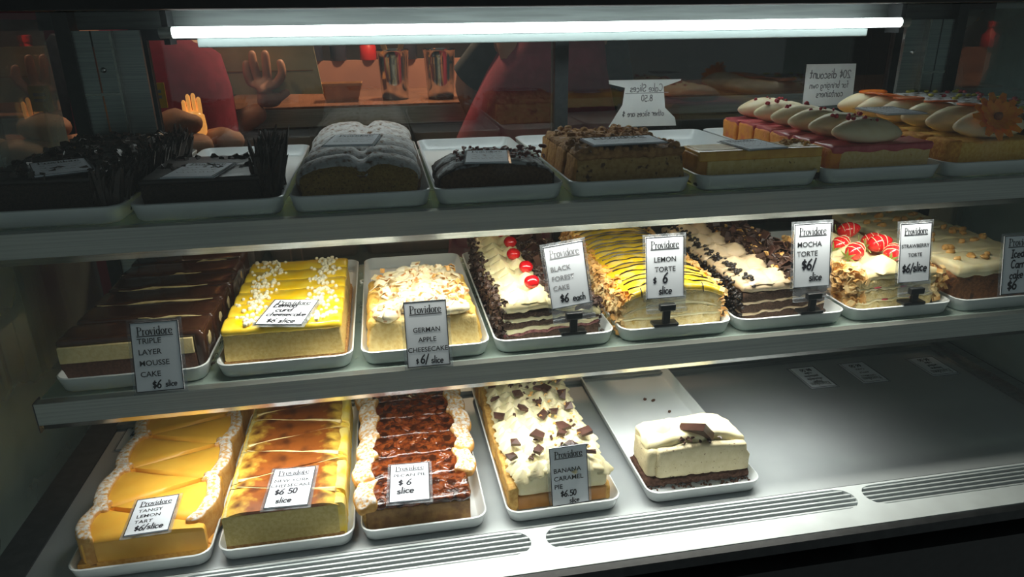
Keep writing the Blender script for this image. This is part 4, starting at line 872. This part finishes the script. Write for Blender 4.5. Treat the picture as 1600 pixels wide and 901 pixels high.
# ---- bottom deck
def wedge_row(name, desc, group, cat, xc, wd, y0, z, n, pitch, k, builder):
    """slices cut as wedges laid head to tail: boundary j runs y = j*pitch + (-1)^j * k * x/(wd/2)"""
    for i in range(n):
        r = thing(name, '%s, %s' % (desc, ORD[i]), cat, (xc, y0+i*pitch, z+.0045), 0, group)
        sg = 1 if i % 2 == 0 else -1      # even slices are wide on the left
        lo = (lambda x: 0.) if i == 0 else (lambda x: sg*k*x/(wd/2))
        hi = lambda x: pitch-sg*k*x/(wd/2)
        def mp(p, n_, lo=lo, hi=hi):       # p.y in 0..1 -> between the cuts
            a, b = lo(p.x)+.0010, hi(p.x)-.0010; return (p.x, a+(b-a)*p.y, p.z)
        builder(r, i, sg, mp, lo, hi)
def b_tart(r, i, sg, mp, lo, hi):
    wd = .083
    RB(r, 'pastry_base', 'tart_side', -wd, wd, 0, 1, 0, .010, r=.002, n=(10,4,1), fn=mp)
    def f2(p, n):
        q = Vector(mp(p, n)); e = min(p.y, 1-p.y); 
        if p.z > .03: q.z -= .006*max(0, 1-e/.12)**2+.004*max(0, (sg*p.x)/wd-.6)
        return q
    RB(r, 'lemon_filling', 'tart_filling', -wd+(.010 if sg > 0 else .002), wd-(.010 if sg < 0 else .002), .01, .99, .009, .046, r=.004, n=(14,10,3), fn=f2)
    xe = -sg*wd; a, b = lo(xe), hi(xe); ym = (a+b)/2; hw = (b-a)/2-.001
    def f3(p, n):
        t = (p.y-ym)/hw; return (p.x+sg*(.016*t*t)+.0015*nz(p, 70, i), p.y, p.z+.0025*nz(p, 60, i))
    x0, x1 = (xe-.006, xe+.014) if sg > 0 else (xe-.014, xe+.006)
    RB(r, 'sugared_crust', 'sugared_crust', x0, x1, ym-hw, ym+hw, 0, .052, r=.006, n=(3,14,5), fn=f3)
wedge_row('lemon_tart_wedge', 'yellow lemon tart wedge with sugared pastry rim', 'lemon tart wedges', 'tart slice', -.449, .166, .026, 0, 8, .047, .036, b_tart)
def b_ny(r, i, sg, mp, lo, hi):
    wd = .079
    RB(r, 'biscuit_base', 'biscuit', -wd, wd, 0, 1, 0, .006, r=.001, n=(10,3,1), fn=mp)
    RB(r, 'cheesecake', 'ny_cheese', -wd, wd-.006, .0, 1, .005, .053, r=.003, n=(12,4,4), fn=mp)
    RB(r, 'side_crust', 'ny_edge', wd-.016, wd+.004, .06, .94, .0, .055, r=.008, n=(3,6,5), fn=mp, amp=.0012, sc=80, seed=i)
    def f2(p, n):
        q = Vector(mp(p, n)); e = abs(p.x)/wd; q.z += .0012*math.sin(p.y*3.14)-(.007*max(0, e-.75)/.25 if p.z > .052 else 0)+.0010*nz(p, 40, i); return q
    RB(r, 'browned_top', 'ny_top', -wd-.001, wd-.002, .01, .985, .050, .0575, r=.003, n=(14,8,1), fn=f2)
    mb = MB(); s = lo if i else (lambda x: 0)
    if i: mb.tube([(-.07+t*.014, s(-.07+t*.014)+.001, .0555+.0008*math.sin(t*1.3+i)) for t in range(11)], [.0005+.0040*(t/10 if sg < 0 else max(0, .6-t/10)) for t in range(11)], 6); mb.build('torn_edge', 'ny_torn', r)
wedge_row('cheesecake_slice', 'plain cheesecake slice with browned yellow top', 'browned cheesecake slices', 'cake slice', -.266, .166, .030, 0, 7, .047, .020, b_ny)
def b_pecan(r, i):
    g = random.Random(360+i); w = .074; d = .054
    RB(r, 'custard', 'pecan_custard', -w, w, 0, d, 0, .036, r=.003, n=(12,3,3), amp=.001, sc=90, seed=i)
    RB(r, 'pecan_glaze', 'pecan_glaze', -w-.001, w+.001, -.002, d+.002, .034, .046, r=.005, n=(22,10,2), amp=.0035, sc=105, seed=i)
    for k in range(8):
        M = Matrix.Translation((g.uniform(-.055, .055), g.uniform(.006, d-.006), .0445)) @ Matrix.Rotation(g.uniform(0, 3), 4, 'Z') @ Matrix.Rotation(g.uniform(-.5, .5), 4, 'Y') @ Matrix.Rotation(g.uniform(-.5, .5), 4, 'X')
        MB().ball((0, 0, 0), (.011, .0055, .0038), 14, 8, fn=lambda p, dd: (p.x, p.y, p.z-(.0016*math.exp(-(p.y/.0012)**2) if p.z > 0 else 0)+.0004*math.sin(p.x*900)), M=M).build('pecan', 'pecan', r)
    for s in (-1, 1):
        if i == 0 and s > 0: continue
        o = g.uniform(-.003, .004)
        def f3(p, n, s=s, i=i): return (p.x+s*.006*math.sin((p.y-.0)/d*3.14)*1.0, p.y, p.z+.003*math.sin(p.y*90+i)+.004*nz(p, 80, i+s)-s*(p.x-s*w)*.25)
        x0, x1 = (-w-.014+o, -w+.016+o) if s < 0 else (w-.016+o, w+.014+o)
        RB(r, 'sugared_crust', 'sugared_crust', x0, x1, -.005, d+.005, .032, .050, r=.007, n=(6,10,3), fn=f3)
        RB(r, 'crust_wall', 'gold_crust', *((-w-.004, -w+.004) if s < 0 else (w-.004, w+.004)), .002, d, .0, .034, r=.003, n=(1,3,3), amp=.0015, sc=90)
row('pecan_pie_slice', 'glossy brown pecan pie slice with sugared crust', 'pie slice', 'pecan pie slices', -.079, .030, 0, 6, .0585, b_pecan, jx=.006)
def b_banana(r, i):
    g = random.Random(380+i); w = .070; d = .062
    RB(r, 'caramel', 'caramel', -w+.004, w, 0, d, 0, .024, r=.003, n=(10,3,2), amp=.001, sc=70, seed=i)
    RB(r, 'crust', 'gold_crust', -w-.009, -w+.006, -.001, d+.001, 0, .040, r=.005, n=(2,6,4), amp=.003, sc=80, seed=i)
    RB(r, 'end_crust', 'gold_crust', w-.004, w+.006, 0, d, 0, .022, r=.004, n=(2,5,2), amp=.002, sc=90, seed=i)
    RB(r, 'cream_filling', 'pale_cream', -w+.002, w, 0, d, .022, .052, r=.008, n=(12,4,3), amp=.0015, sc=50, seed=i, fn=lambda p, n: (p.x, p.y, p.z+(.014*math.cos(p.x*20) if p.z > .035 else 0)))
    mb = MB()
    for a in range(6):
        for b in range(3):
            x = -.060+a*.0245+g.uniform(-.004, .004); y = .010+b*.021+g.uniform(-.003, .003)
            rosette(mb, (x, y, .040+.020*math.cos(x*19)), g.uniform(.012, .017), g.uniform(.012, .018), g.uniform(0, 3))
    mb.build('piped_cream', 'pale_cream', r)
    for k in range(5):
        x = [-.058, -.022, .052, .012, .03][k]+g.uniform(-.01, .01); y = g.uniform(.008, d-.01)
        z = .062+.016*math.cos(x*19); s = g.uniform(.013, .021)
        M = Matrix.Translation((x, y, z)) @ Matrix.Rotation(g.uniform(0, 3), 4, 'Z') @ Matrix.Rotation(g.uniform(-.7, .7), 4, 'X')
        q = [s*g.uniform(.25, .62) for _ in range(8)]
        MB().add([(-q[0],-q[1],-.002),(q[2],-q[3],-.002),(q[4],q[5],-.002),(-q[6],q[7],-.002),(-q[0],-q[1],.004),(q[2],-q[3],.002),(q[4],q[5],.004),(-q[6],q[7],.002)], [(0,3,2,1),(4,5,6,7),(0,1,5,4),(1,2,6,5),(2,3,7,6),(3,0,4,7)], M).build('chocolate_chunk', 'choc_piece', r, False)
    chips(10, g, (-.05, .055), (.005, d), (.066, .078), (.004, .012), .0018).build('chocolate_bits', 'choc_piece', r, False, 'stuff')
    chips(9, g, (-.02, .055), (.005, d), (.070, .080), (.004, .007), .0014).build('toffee_crumbs', 'toasted', r, False, 'stuff')
row('banana_pie_slice', 'banana caramel pie slice with piped cream and chocolate chunks', 'pie slice', 'banana caramel pie slices', .126, .036, 0, 6, .0615, b_banana, jr=.012)
r = thing('chocolate_cheesecake_slice', 'single speckled cheesecake slice with chocolate triangle on crumb base', 'cake slice', (.352, .052, .0045), -.02)
g = random.Random(400); w = .082; d = .070
bend = lambda p, n: (p.x, p.y+.0, p.z)
RB(r, 'crumb_base', 'cookie_crumb', -w-.006, w+.002, -.004, d, 0, .012, r=.004, n=(40,12,3), amp=.0045, sc=190, seed=2)
RB(r, 'cheesecake', 'fleck_cheese', -w+.012, w, 0, d, .010, .058, r=.005, n=(14,5,5), fn=lambda p, n: (p.x-.006*(p.z > .04)*(p.x > .05), p.y, p.z+(.006*math.cos(p.x*18) if p.z > .04 else 0)), amp=.0008, sc=60)
RB(r, 'smooth_end', 'fleck_cheese', -w-.004, -w+.018, .004, d, .010, .060, r=.009, n=(4,6,5), amp=.0015, sc=50)
RB(r, 'cream_top', 'pale_cream', -w-.004, w-.004, .012, d, .052, .070, r=.008, n=(18,8,3), fn=lambda p, n: (p.x, p.y, p.z+.010*math.cos(p.x*20)*(p.z > .06)-(.010*max(0, (p.x-.045)/.04))), amp=.005, sc=45, seed=9)
mb = MB(); mb.lathe([(.02, 0), (.016, .008), (.008, .016), (.002, .022)], 14, (-.048, .045, .066)); mb.build('cream_peak', 'pale_cream', r)
M = Matrix.Translation((-.006, .010, .080)) @ Matrix.Rotation(-.35, 4, 'Z') @ Matrix.Rotation(-.75, 4, 'X') @ Matrix.Rotation(.25, 4, 'Y') @ Matrix.Scale(1.2, 4)
MB().add([(-.024,.016,0),(.022,.010,0),(.006,-.026,0),(-.022,.015,.010),(.021,.010,.010),(.006,-.024,.010),(0,.002,.014)], [(0,1,2),(0,3,4,1),(1,4,5,2),(2,5,3,0),(3,6,4),(4,6,5),(5,6,3)][::1], M).build('chocolate_triangle', 'choc_piece', r, False)
chips(22, g, (-.035, .04), (.004, .03), (.066, .071), (.004, .010), .002).build('chocolate_bits', 'choc_piece', r, False, 'stuff')
mb = MB()
for _ in range(70): mb.ball((g.uniform(-.085, .08), g.gauss(-.008, .006), .001), g.uniform(.0008, .0028), 6, 4, amp=.001, sc=500, seed=_)
mb.build('loose_crumbs', 'cookie_crumb', r, kind='stuff')
for k, (x, y, lb) in enumerate(((.372, .30, 'larger chocolate crumb on the empty tray'), (.358, .307, 'chocolate crumb at the left on the empty tray'), (.386, .255, 'tiny chocolate crumb just behind the cheesecake slice'))):
    o = MB().ball((0, 0, .0025), (.004-.0007*k, .003, .0025), 8, 6, amp=.0015, sc=400, seed=k).build('chocolate_crumb', 'cookie_crumb', None, loc=(x, y, .0045)); tag(o, lb, 'crumb', 'crumbs on the empty tray')
# ------------------------------------------------------------------ price signs
T_ = .19
sign('triple layer mousse cake price card leaning on the chocolate slices', (-.399, .079, .2815), .058, .090, ['TRIPLE', 'LAYER', 'MOUSSE', 'CAKE'], [('$6', -.06, 0, 1.15), ('slice', .24, .001, .85)], False, tilt=.28, align='LEFT', px=-.38, handy=-.0405, pt=.0098, py=.0175, lp=.0143, hh=.0095)
sign('german apple cheesecake price card standing against the cake', (-.054, .079, .2815), .058, .090, ['GERMAN', 'APPLE', 'CHEESECAKE'], [('$', -.27, 0, .8), ('6/', -.1, 0, 1.25), ('slice', .2, -.001, .95)], False, tilt=.28, handy=-.040, pt=.0092, py=.0025, lp=.0135, hh=.010)
sign('black forest cake price card on a black stand, glare painted as grey lettering', (.149, .106, .341), .058, .090, ['BLACK', 'FOREST', 'CAKE'], [('$6', -.15, 0, 1.2), ('each', .22, -.001, .95)], False, tilt=T_, roll=.11, stand=True, base_z=ZM+.0225, align='LEFT', px=-.40, handy=-.037, pt=.0096, py=.0085, lp=.0138, hh=.0105, logo_m='grey_ink', print_m='grey_ink')  # glare on the card painted by greying its logo and print
sign('lemon torte price card on a black stand', (.295, .106, .342), .058, .090, ['LEMON', 'TORTE'], [('$', -.28, .001, .9), ('6', 0, .001, 1.3), ('slice', 0, -.015, .95)], False, tilt=T_, stand=True, base_z=ZM+.0225, handy=-.0235, pt=.0102, py=.0085, lp=.0142)
sign('mocha torte price card on a black stand', (.528, .106, .344), .060, .096, ['MOCHA', 'TORTE'], [('$6/', -.1, 0, 1.4), ('slice', .1, -.018, 1)], False, tilt=T_, stand=True, base_z=ZM+.0225, align='LEFT', px=-.42, handy=-.020, pt=.0108, py=.0135, lp=.0140)
sign('strawberry torte price card on a black stand', (.703, .106, .336), .054, .092, ['STRAWBERRY', 'TORTE'], [('$6/slice', .0, 0, 1.15)], False, tilt=T_, stand=True, base_z=ZM+.0225, handy=-.029, pt=.0077, py=.0085, lp=.0140)
sign('hand-written iced carrot cake price card at the right edge', (.892, .098, .306), .066, .094, [], [('Iced', -.1, 0, 1.1), ('Carrot', 0, -.017, 1.1), ('cake', -.1, -.034, 1.1), ('$6', -.2, -.052, 1.4)], False, tilt=T_, handy=.012, hh=.0125)
sign('banana caramel pie price card stuck in the cream', (.137, .030, .060), .056, .092, ['BANANA', 'CARAMEL', 'PIE'], [('$6.50', -.05, 0, 1.0), ('slice', .1, -.0115, .8)], False, tilt=.14, roll=.03, align='LEFT', px=-.42, handy=-.032, pt=.0100, py=.006, lp=.0125, hh=.0105)
sign('lemon curd cheesecake price card lying on the yellow cake', (-.240, .135, ZM+.072), .064, .080, [], [('Lemon', -.14, .0, 1.15), ('curd', -.1, -.014, 1.15), ('cheesecake', .02, -.028, 1.05), ('$6 slice', 0, -.048, 1.1)], True, rotz=-.22, tilt=.05, handy=.014, hh=.0115)
sign('tangy lemon tart price card lying on the tart', (-.440, .060, .0555), .055, .076, ['TANGY', 'LEMON', 'TART'], [('$6/slice', .02, 0, 1.15)], True, rotz=.05, tilt=.02, align='LEFT', px=-.36, handy=-.030, pt=.0092, py=.0075, lp=.0115, hh=.010)
sign('new york cheesecake price card lying on the browned cake', (-.258, .072, .0665), .059, .088, ['NEW YORK', 'CHEESECAKE'], [('$6 50', -.08, 0, 1.25), ('slice', -.08, -.019, 1.15)], True, rotz=-.05, tilt=.02, handy=-.016, pt=.0094, py=.011, lp=.0115, hh=.0105)
sign('pecan pie price card lying on the glossy pie', (-.092, .066, .0555), .057, .088, ['PECAN PIE'], [('$ 6', -.12, 0, 1.25), ('slice', -.1, -.019, 1.2)], True, rotz=-.05, tilt=.02, handy=-.007, pt=.0100, py=.012, hh=.0115)
def flat(lb, c, w, h, rz, n=3, tilt=0.):
    r = sign(lb, c, w, h, [], [], True, rotz=rz, tilt=tilt, sleeve=.003)
    F = Matrix.Rotation(rz, 4, 'Z') @ Matrix.Rotation(tilt, 4, 'X') @ Matrix.Translation((0, 0, .0009)); mb = MB(); g = random.Random(int(c[0]*1000))
    for k in range(n):
        y = h*.14-k*h*.17; x = -w*.36
        while x < w*.3:
            l = w*g.uniform(.08, .2); pts = [(x+l*t/4, y+h*.03*math.sin(t*2+k)) for t in range(5)]; ribbon(mb, pts, .0011, F); x += l+w*.05
    mb.build('faint_writing', 'grey_ink', r, False)
flat('plastic covered card lying on the far left chocolate slice', (-.488, .150, ZT+.061), .062, .085, .45, 3, .03)
flat('plastic covered card lying on the chocolate cake beside the shards', (-.325, .140, ZT+.0515), .062, .092, -.12)
flat('price card lying on the sugar-dusted loaf', (-.132, .150, ZT+.080), .062, .085, -.12)
flat('price card lying on the small dark berry cake', (.040, .118, ZT+.0565), .056, .088, -.15, 3)
flat('price card lying sideways on the crumble cake', (.235, .140, ZT+.0665), .105, .062, .04)
flat('price card lying on the caramel slice', (.430, .138, ZT+.0535), .062, .078, .1)
flat('price card resting on the front pink cake', (.640, .135, ZT+.0945), .060, .080, -.05, 3)
flat('price card lying on the pistachio cake at far right', (.985, .430, ZT+.0700), .07, .085, .1)
for lb, c, w, h, hand in (('loose upside-down card on the bare deck, nearest the empty tray', (.722, .334, .0012), .054, .084, [('Vegan', 0, .018, .9), ('chocolate', 0, .006, .9), ('pistachio', 0, -.006, .9), ('cake', 0, -.018, .9), ('$8.50', -.05, -.033, 1.2)]),
                          ('loose upside-down card on the bare deck, middle of three', (.835, .333, .0012), .053, .082, [('$6.50', 0, -.031, 1.2)]),
                          ('loose upside-down card on the bare deck, nearest the right end', (.991, .329, .0012), .058, .076, [('banana', 0, .008, .9), ('walnut', 0, -.004, .9), ('cake', 0, -.016, .9), ('$6.50', 0, -.031, 1.2)])):
    sign(lb, c, w, h, ['GERMAN', 'APPLE', 'CAKE'] if 'middle' in lb else [], hand, True, flip=True, handy=0, hh=.0095, py=.014, pt=.008)
sign('card lying on the deck behind the lemon tart at left', (-.555, .372, .0012), .056, .085, [], [('lemon', 0, 0, 1.2), ('slice', 0, -.02, 1.2)], True, handy=0)

# ------------------------------------------------------------------ hand-written notes on the rear door
def note(lb, poly, y, rows, ink='grey_ink', under=None):
    xs = [p[0] for p in poly]; cx = sum(xs)/len(xs); z0 = min(p[1] for p in poly)
    r = thing('paper_note', lb, 'note', (cx, y, z0)); n = len(poly); t = .0005
    vs = [(px-cx, -t, pz-z0) for px, pz in poly]+[(px-cx, t, pz-z0) for px, pz in poly]
    MB().add(vs, [tuple(range(n)), tuple(range(2*n-1, n-1, -1))]+[(i, n+i, n+(i+1) % n, (i+1) % n) for i in range(n)]).build('paper', 'note_paper', r, False)
    F = Matrix.Translation((0, -t-.0004, 0)) @ Matrix.Rotation(math.pi/2, 4, 'X') @ Matrix.Diagonal((-1, 1, 1, 1)); mb = MB()
    for txt, x, z, h in rows: scribe(mb, txt, -(x-cx), z-z0, h, F, .11, 'c', wob=.06)
    if under: ribbon(mb, [(-(under[0]-cx), under[2]-z0), (-(under[1]-cx), under[2]-z0)], .0012, F)
    mb.build('mirrored_writing', ink, r, False)
note('torn paper note with mirrored writing on the rear door, left one', [(.353, .478), (.496, .476), (.492, .492), (.470, .512), (.464, .553), (.499, .564), (.500, .5665), (.350, .568), (.351, .561), (.384, .553), (.380, .520), (.362, .492)], .5725, [('Cake Slices', .428, .545, .0150), ('8.50', .43, .526, .014), ('other slices are $', .424, .497, .0125)], under=(.385, .475, .542))
note('white square paper note about a discount on the rear door', [(.772, .503), (.886, .507), (.882, .588), (.770, .589)], .5725, [('20¢ discount', .826, .561, .0185), ('for bringing own', .826, .541, .0140), ('containers', .83, .523, .0150)])

# ------------------------------------------------------------------ people behind the counter
def skinned(name, joints, edges, m, parent, root=0, sub=2):
    me = bpy.data.meshes.new(name); me.from_pydata([j[0] for j in joints], edges, []); o = bpy.data.objects.new(name, me); COL.objects.link(o); o.parent = parent
    me.materials.append(MATS[m]); sk = o.modifiers.new('skin', 'SKIN'); sk.use_smooth_shade = True
    for i, j in enumerate(joints):
        d = me.skin_vertices[0].data[i]; rr_ = j[1] if isinstance(j[1], tuple) else (j[1], j[1]); d.radius = rr_; d.use_root = (i == root)
    s = o.modifiers.new('sub', 'SUBSURF'); s.levels = s.render_levels = sub
    dg = bpy.context.evaluated_depsgraph_get(); bpy.context.view_layer.update(); em = bpy.data.meshes.new_from_object(o.evaluated_get(bpy.context.evaluated_depsgraph_get()))
    o.modifiers.clear(); o.data = em; return o
def loft(rows_, seg=28):
    vs = []; fs = []
    for z, cx, cy, rx, ry in rows_:
        for k in range(seg): a = 2*math.pi*k/seg; vs.append((cx+rx*math.cos(a), cy+ry*math.sin(a)+.0, z))
    for i in range(len(rows_)-1):
        for k in range(seg): a, b = i*seg+k, i*seg+(k+1) % seg; fs.append((a, b, b+seg, a+seg))
    return MB().add(vs, fs+[tuple(range(seg))[::-1], tuple((len(rows_)-1)*seg+k for k in range(seg))])
def person(label, x, y, face, armR, armL, cloth, sleeves=True, hand=None):
    """standing figure; face = +1/-1 nose direction in y; arms are (shoulder, elbow, wrist) in local metres above the floor"""
    p = thing('person', label, 'person', (x, y, FZ)); H = 1.66
    J = [((0, 0, .90), (.14, .10)), ((0, 0, 1.10), (.125, .09)), ((0, 0, 1.28), (.15, .10)), ((0, 0, 1.37), (.10, .075)), ((0, face*.01, 1.43), .05), ((0, face*.02, 1.50), (.068, .075)), ((0, face*.02, 1.57), (.075, .088)), ((0, face*.015, 1.635), (.055, .065))]
    E_ = [(k, k+1) for k in range(7)]
    for s in (-1, 1):
        b = len(J); J += [((s*.09, 0, .82), .085), ((s*.095, face*.01, .48), .055), ((s*.10, -face*.01, .09), .038), ((s*.105, face*.13, .035), .032)]; E_ += [(0, b), (b, b+1), (b+1, b+2), (b+2, b+3)]
    for arm in (armR, armL):
        b = len(J); J += [(arm[0], .052), (arm[1], .040), (arm[2], .028)]; E_ += [(3, b), (b, b+1), (b+1, b+2)]
        if arm is hand: continue
        d = (Vector(arm[2])-Vector(arm[1])).normalized(); side = d.orthogonal().normalized(); w0 = Vector(arm[2])
        c = len(J); J.append((tuple(w0+d*.055), (.030, .016))); E_.append((b+2, c))
        for q in range(4): 
            e = len(J); o = side*(q-1.5)*.019; J += [(tuple(w0+d*.10+o), .0095), (tuple(w0+d*(.135+.01*(q in (1, 2)))+o*1.1), .0085), (tuple(w0+d*(.165+.012*(q in (1, 2)))+o*1.1), .0075)]; E_ += [(c, e), (e, e+1), (e+1, e+2)]
        e = len(J); J += [(tuple(w0+d*.06-side*.045), .010), (tuple(w0+d*.095-side*.058), .008)]; E_ += [(c, e), (e, e+1)]
    skinned('body', J, E_, 'skin', p)
    for s in (-1, 1): MB().ball((s*.028, face*.098, 1.56), .009, 8, 6).build('eye', 'card_white', p)
    MB().ball((0, face*.108, 1.535), (.011, .016, .02), 8, 6).build('nose', 'skin', p); MB().ball((0, face*.098, 1.495), (.022, .006, .005), 8, 5).build('mouth', 'cherry_layer', p)
    MB().ball((0, -face*.012, 1.60), (.088, .100, .075), 16, 10).build('hair', 'hair', p)
    loft(cloth).build('apron_top', 'maroon_cloth', p)
    loft([(.0+.10, -.10, 0, .065, .075), (.5, -.095, 0, .08, .085), (.86, -.07, 0, .11, .12)]).build('trouser_leg', 'navy_cloth', p); loft([(.10, .10, 0, .065, .075), (.5, .095, 0, .08, .085), (.86, .07, 0, .11, .12)]).build('trouser_leg', 'navy_cloth', p)
    for s in (-1, 1): MB().rbox(s*.105-.05, s*.105+.05, min(-face*.06, face*.19), max(-face*.06, face*.19), 0, .085, .03, (3,5,2)).build('shoe', 'black_frame', p)
    for arm in (armR, armL):
        a, b_, c = [Vector(q) for q in arm]; MB().tube([a+(a-b_)*.1, a, a.lerp(b_, .5), a.lerp(b_, .92)], [.045, .056, .05, .046], 14).build('sleeve', 'navy_cloth', p)
    return p
z0 = -FZ
person('person in a maroon apron with dark sleeves standing at the back counter', .33, 1.02, 1, ((-.10, .05, .645+z0), (-.20, .10, .53+z0), (-.15, .10, .40+z0)), ((.15, 0, .63+z0), (.22, .03, .42+z0), (.16, .08, .40+z0)),
       [(.30+z0*.6, -.02, 0, .26, .17), (.2+z0, -.02, 0, .24, .16), (.39+z0, -.02, 0, .222, .15), (.48+z0, -.012, 0, .185, .14), (.56+z0, 0, 0, .155, .13), (.64+z0, .02, 0, .125, .115), (.69+z0, .03, 0, .08, .09)])
armH = ((.10, .02, .62+z0), (.10, .03, .40+z0), (.252, .07, .470+z0))
person('person in maroon at far left carrying the hand and folder of a reflection', -.64, 1.12, -1, armH, ((-.16, 0, .63+z0), (-.22, 0, .40+z0), (-.12, -.16, .42+z0)),
       [(.9, .0, 0, .20, .14), (1.1, 0, 0, .19, .14), (1.25, 0, 0, .185, .14), (1.33, 0, 0, .17, .13), (1.40, 0, 0, .09, .09)], hand=armH)
# a hand and folder reflected in the glass, built as solid objects
hd = [p for p in bpy.data.objects if p.name.startswith('person')][-1]
ox, oy, oz = .64, -1.12, z0
def L(x, y, z): return (x+ox, y+oy, z+oz)
J = [(L(-.388, 1.19, .470), (.030, .022)), (L(-.388, 1.19, .503), (.044, .020)), (L(-.386, 1.19, .530), (.046, .018))]; E_ = [(0, 1), (1, 2)]
for base, mid, mid2, tip in (((-.418, .535), (-.423, .56), (-.4235, .578), (-.4215, .594)), ((-.400, .542), (-.404, .575), (-.406, .598), (-.405, .618)), ((-.376, .542), (-.374, .575), (-.373, .598), (-.374, .618)), ((-.356, .532), (-.336, .556), (-.336, .576), (-.341, .595))):
    b = len(J); J += [(L(base[0], 1.188, base[1]), .0135), (L(mid[0], 1.183, mid[1]), .0120), (L(mid2[0], 1.184, mid2[1]), .0112), (L(tip[0], 1.188, tip[1]), .0095)]; E_ += [(2, b), (b, b+1), (b+1, b+2), (b+2, b+3)]
b = len(J); J += [(L(-.352, 1.20, .498), .013), (L(-.330, 1.222, .512), .0105), (L(-.318, 1.236, .530), .009)]; E_ += [(1, b), (b, b+1), (b+1, b+2)]
h = skinned('reflected_hand', J, E_, 'skin', hd, 0, 2); h['label'] = 'raised hand with spread fingers, standing in for a reflection'
fo = thing('folder', 'flat beige card folder in a raised hand, standing in for a reflection', 'folder', (-.39, 1.215, .508))
MB().add([(-.135,-.004,0),(.150,-.004,-.006),(.135,-.004,.125),(-.165,-.004,.13),(-.135,.004,0),(.150,.004,-.006),(.135,.004,.125),(-.165,.004,.13)], [(0,1,2,3),(7,6,5,4),(0,4,5,1),(1,5,6,2),(2,6,7,3),(3,7,4,0)]).build('cover', 'beige_card', fo, False)
MB().box(-.12, .13, -.0052, -.004, .055, .057).build('crease', 'kraft', fo, False)
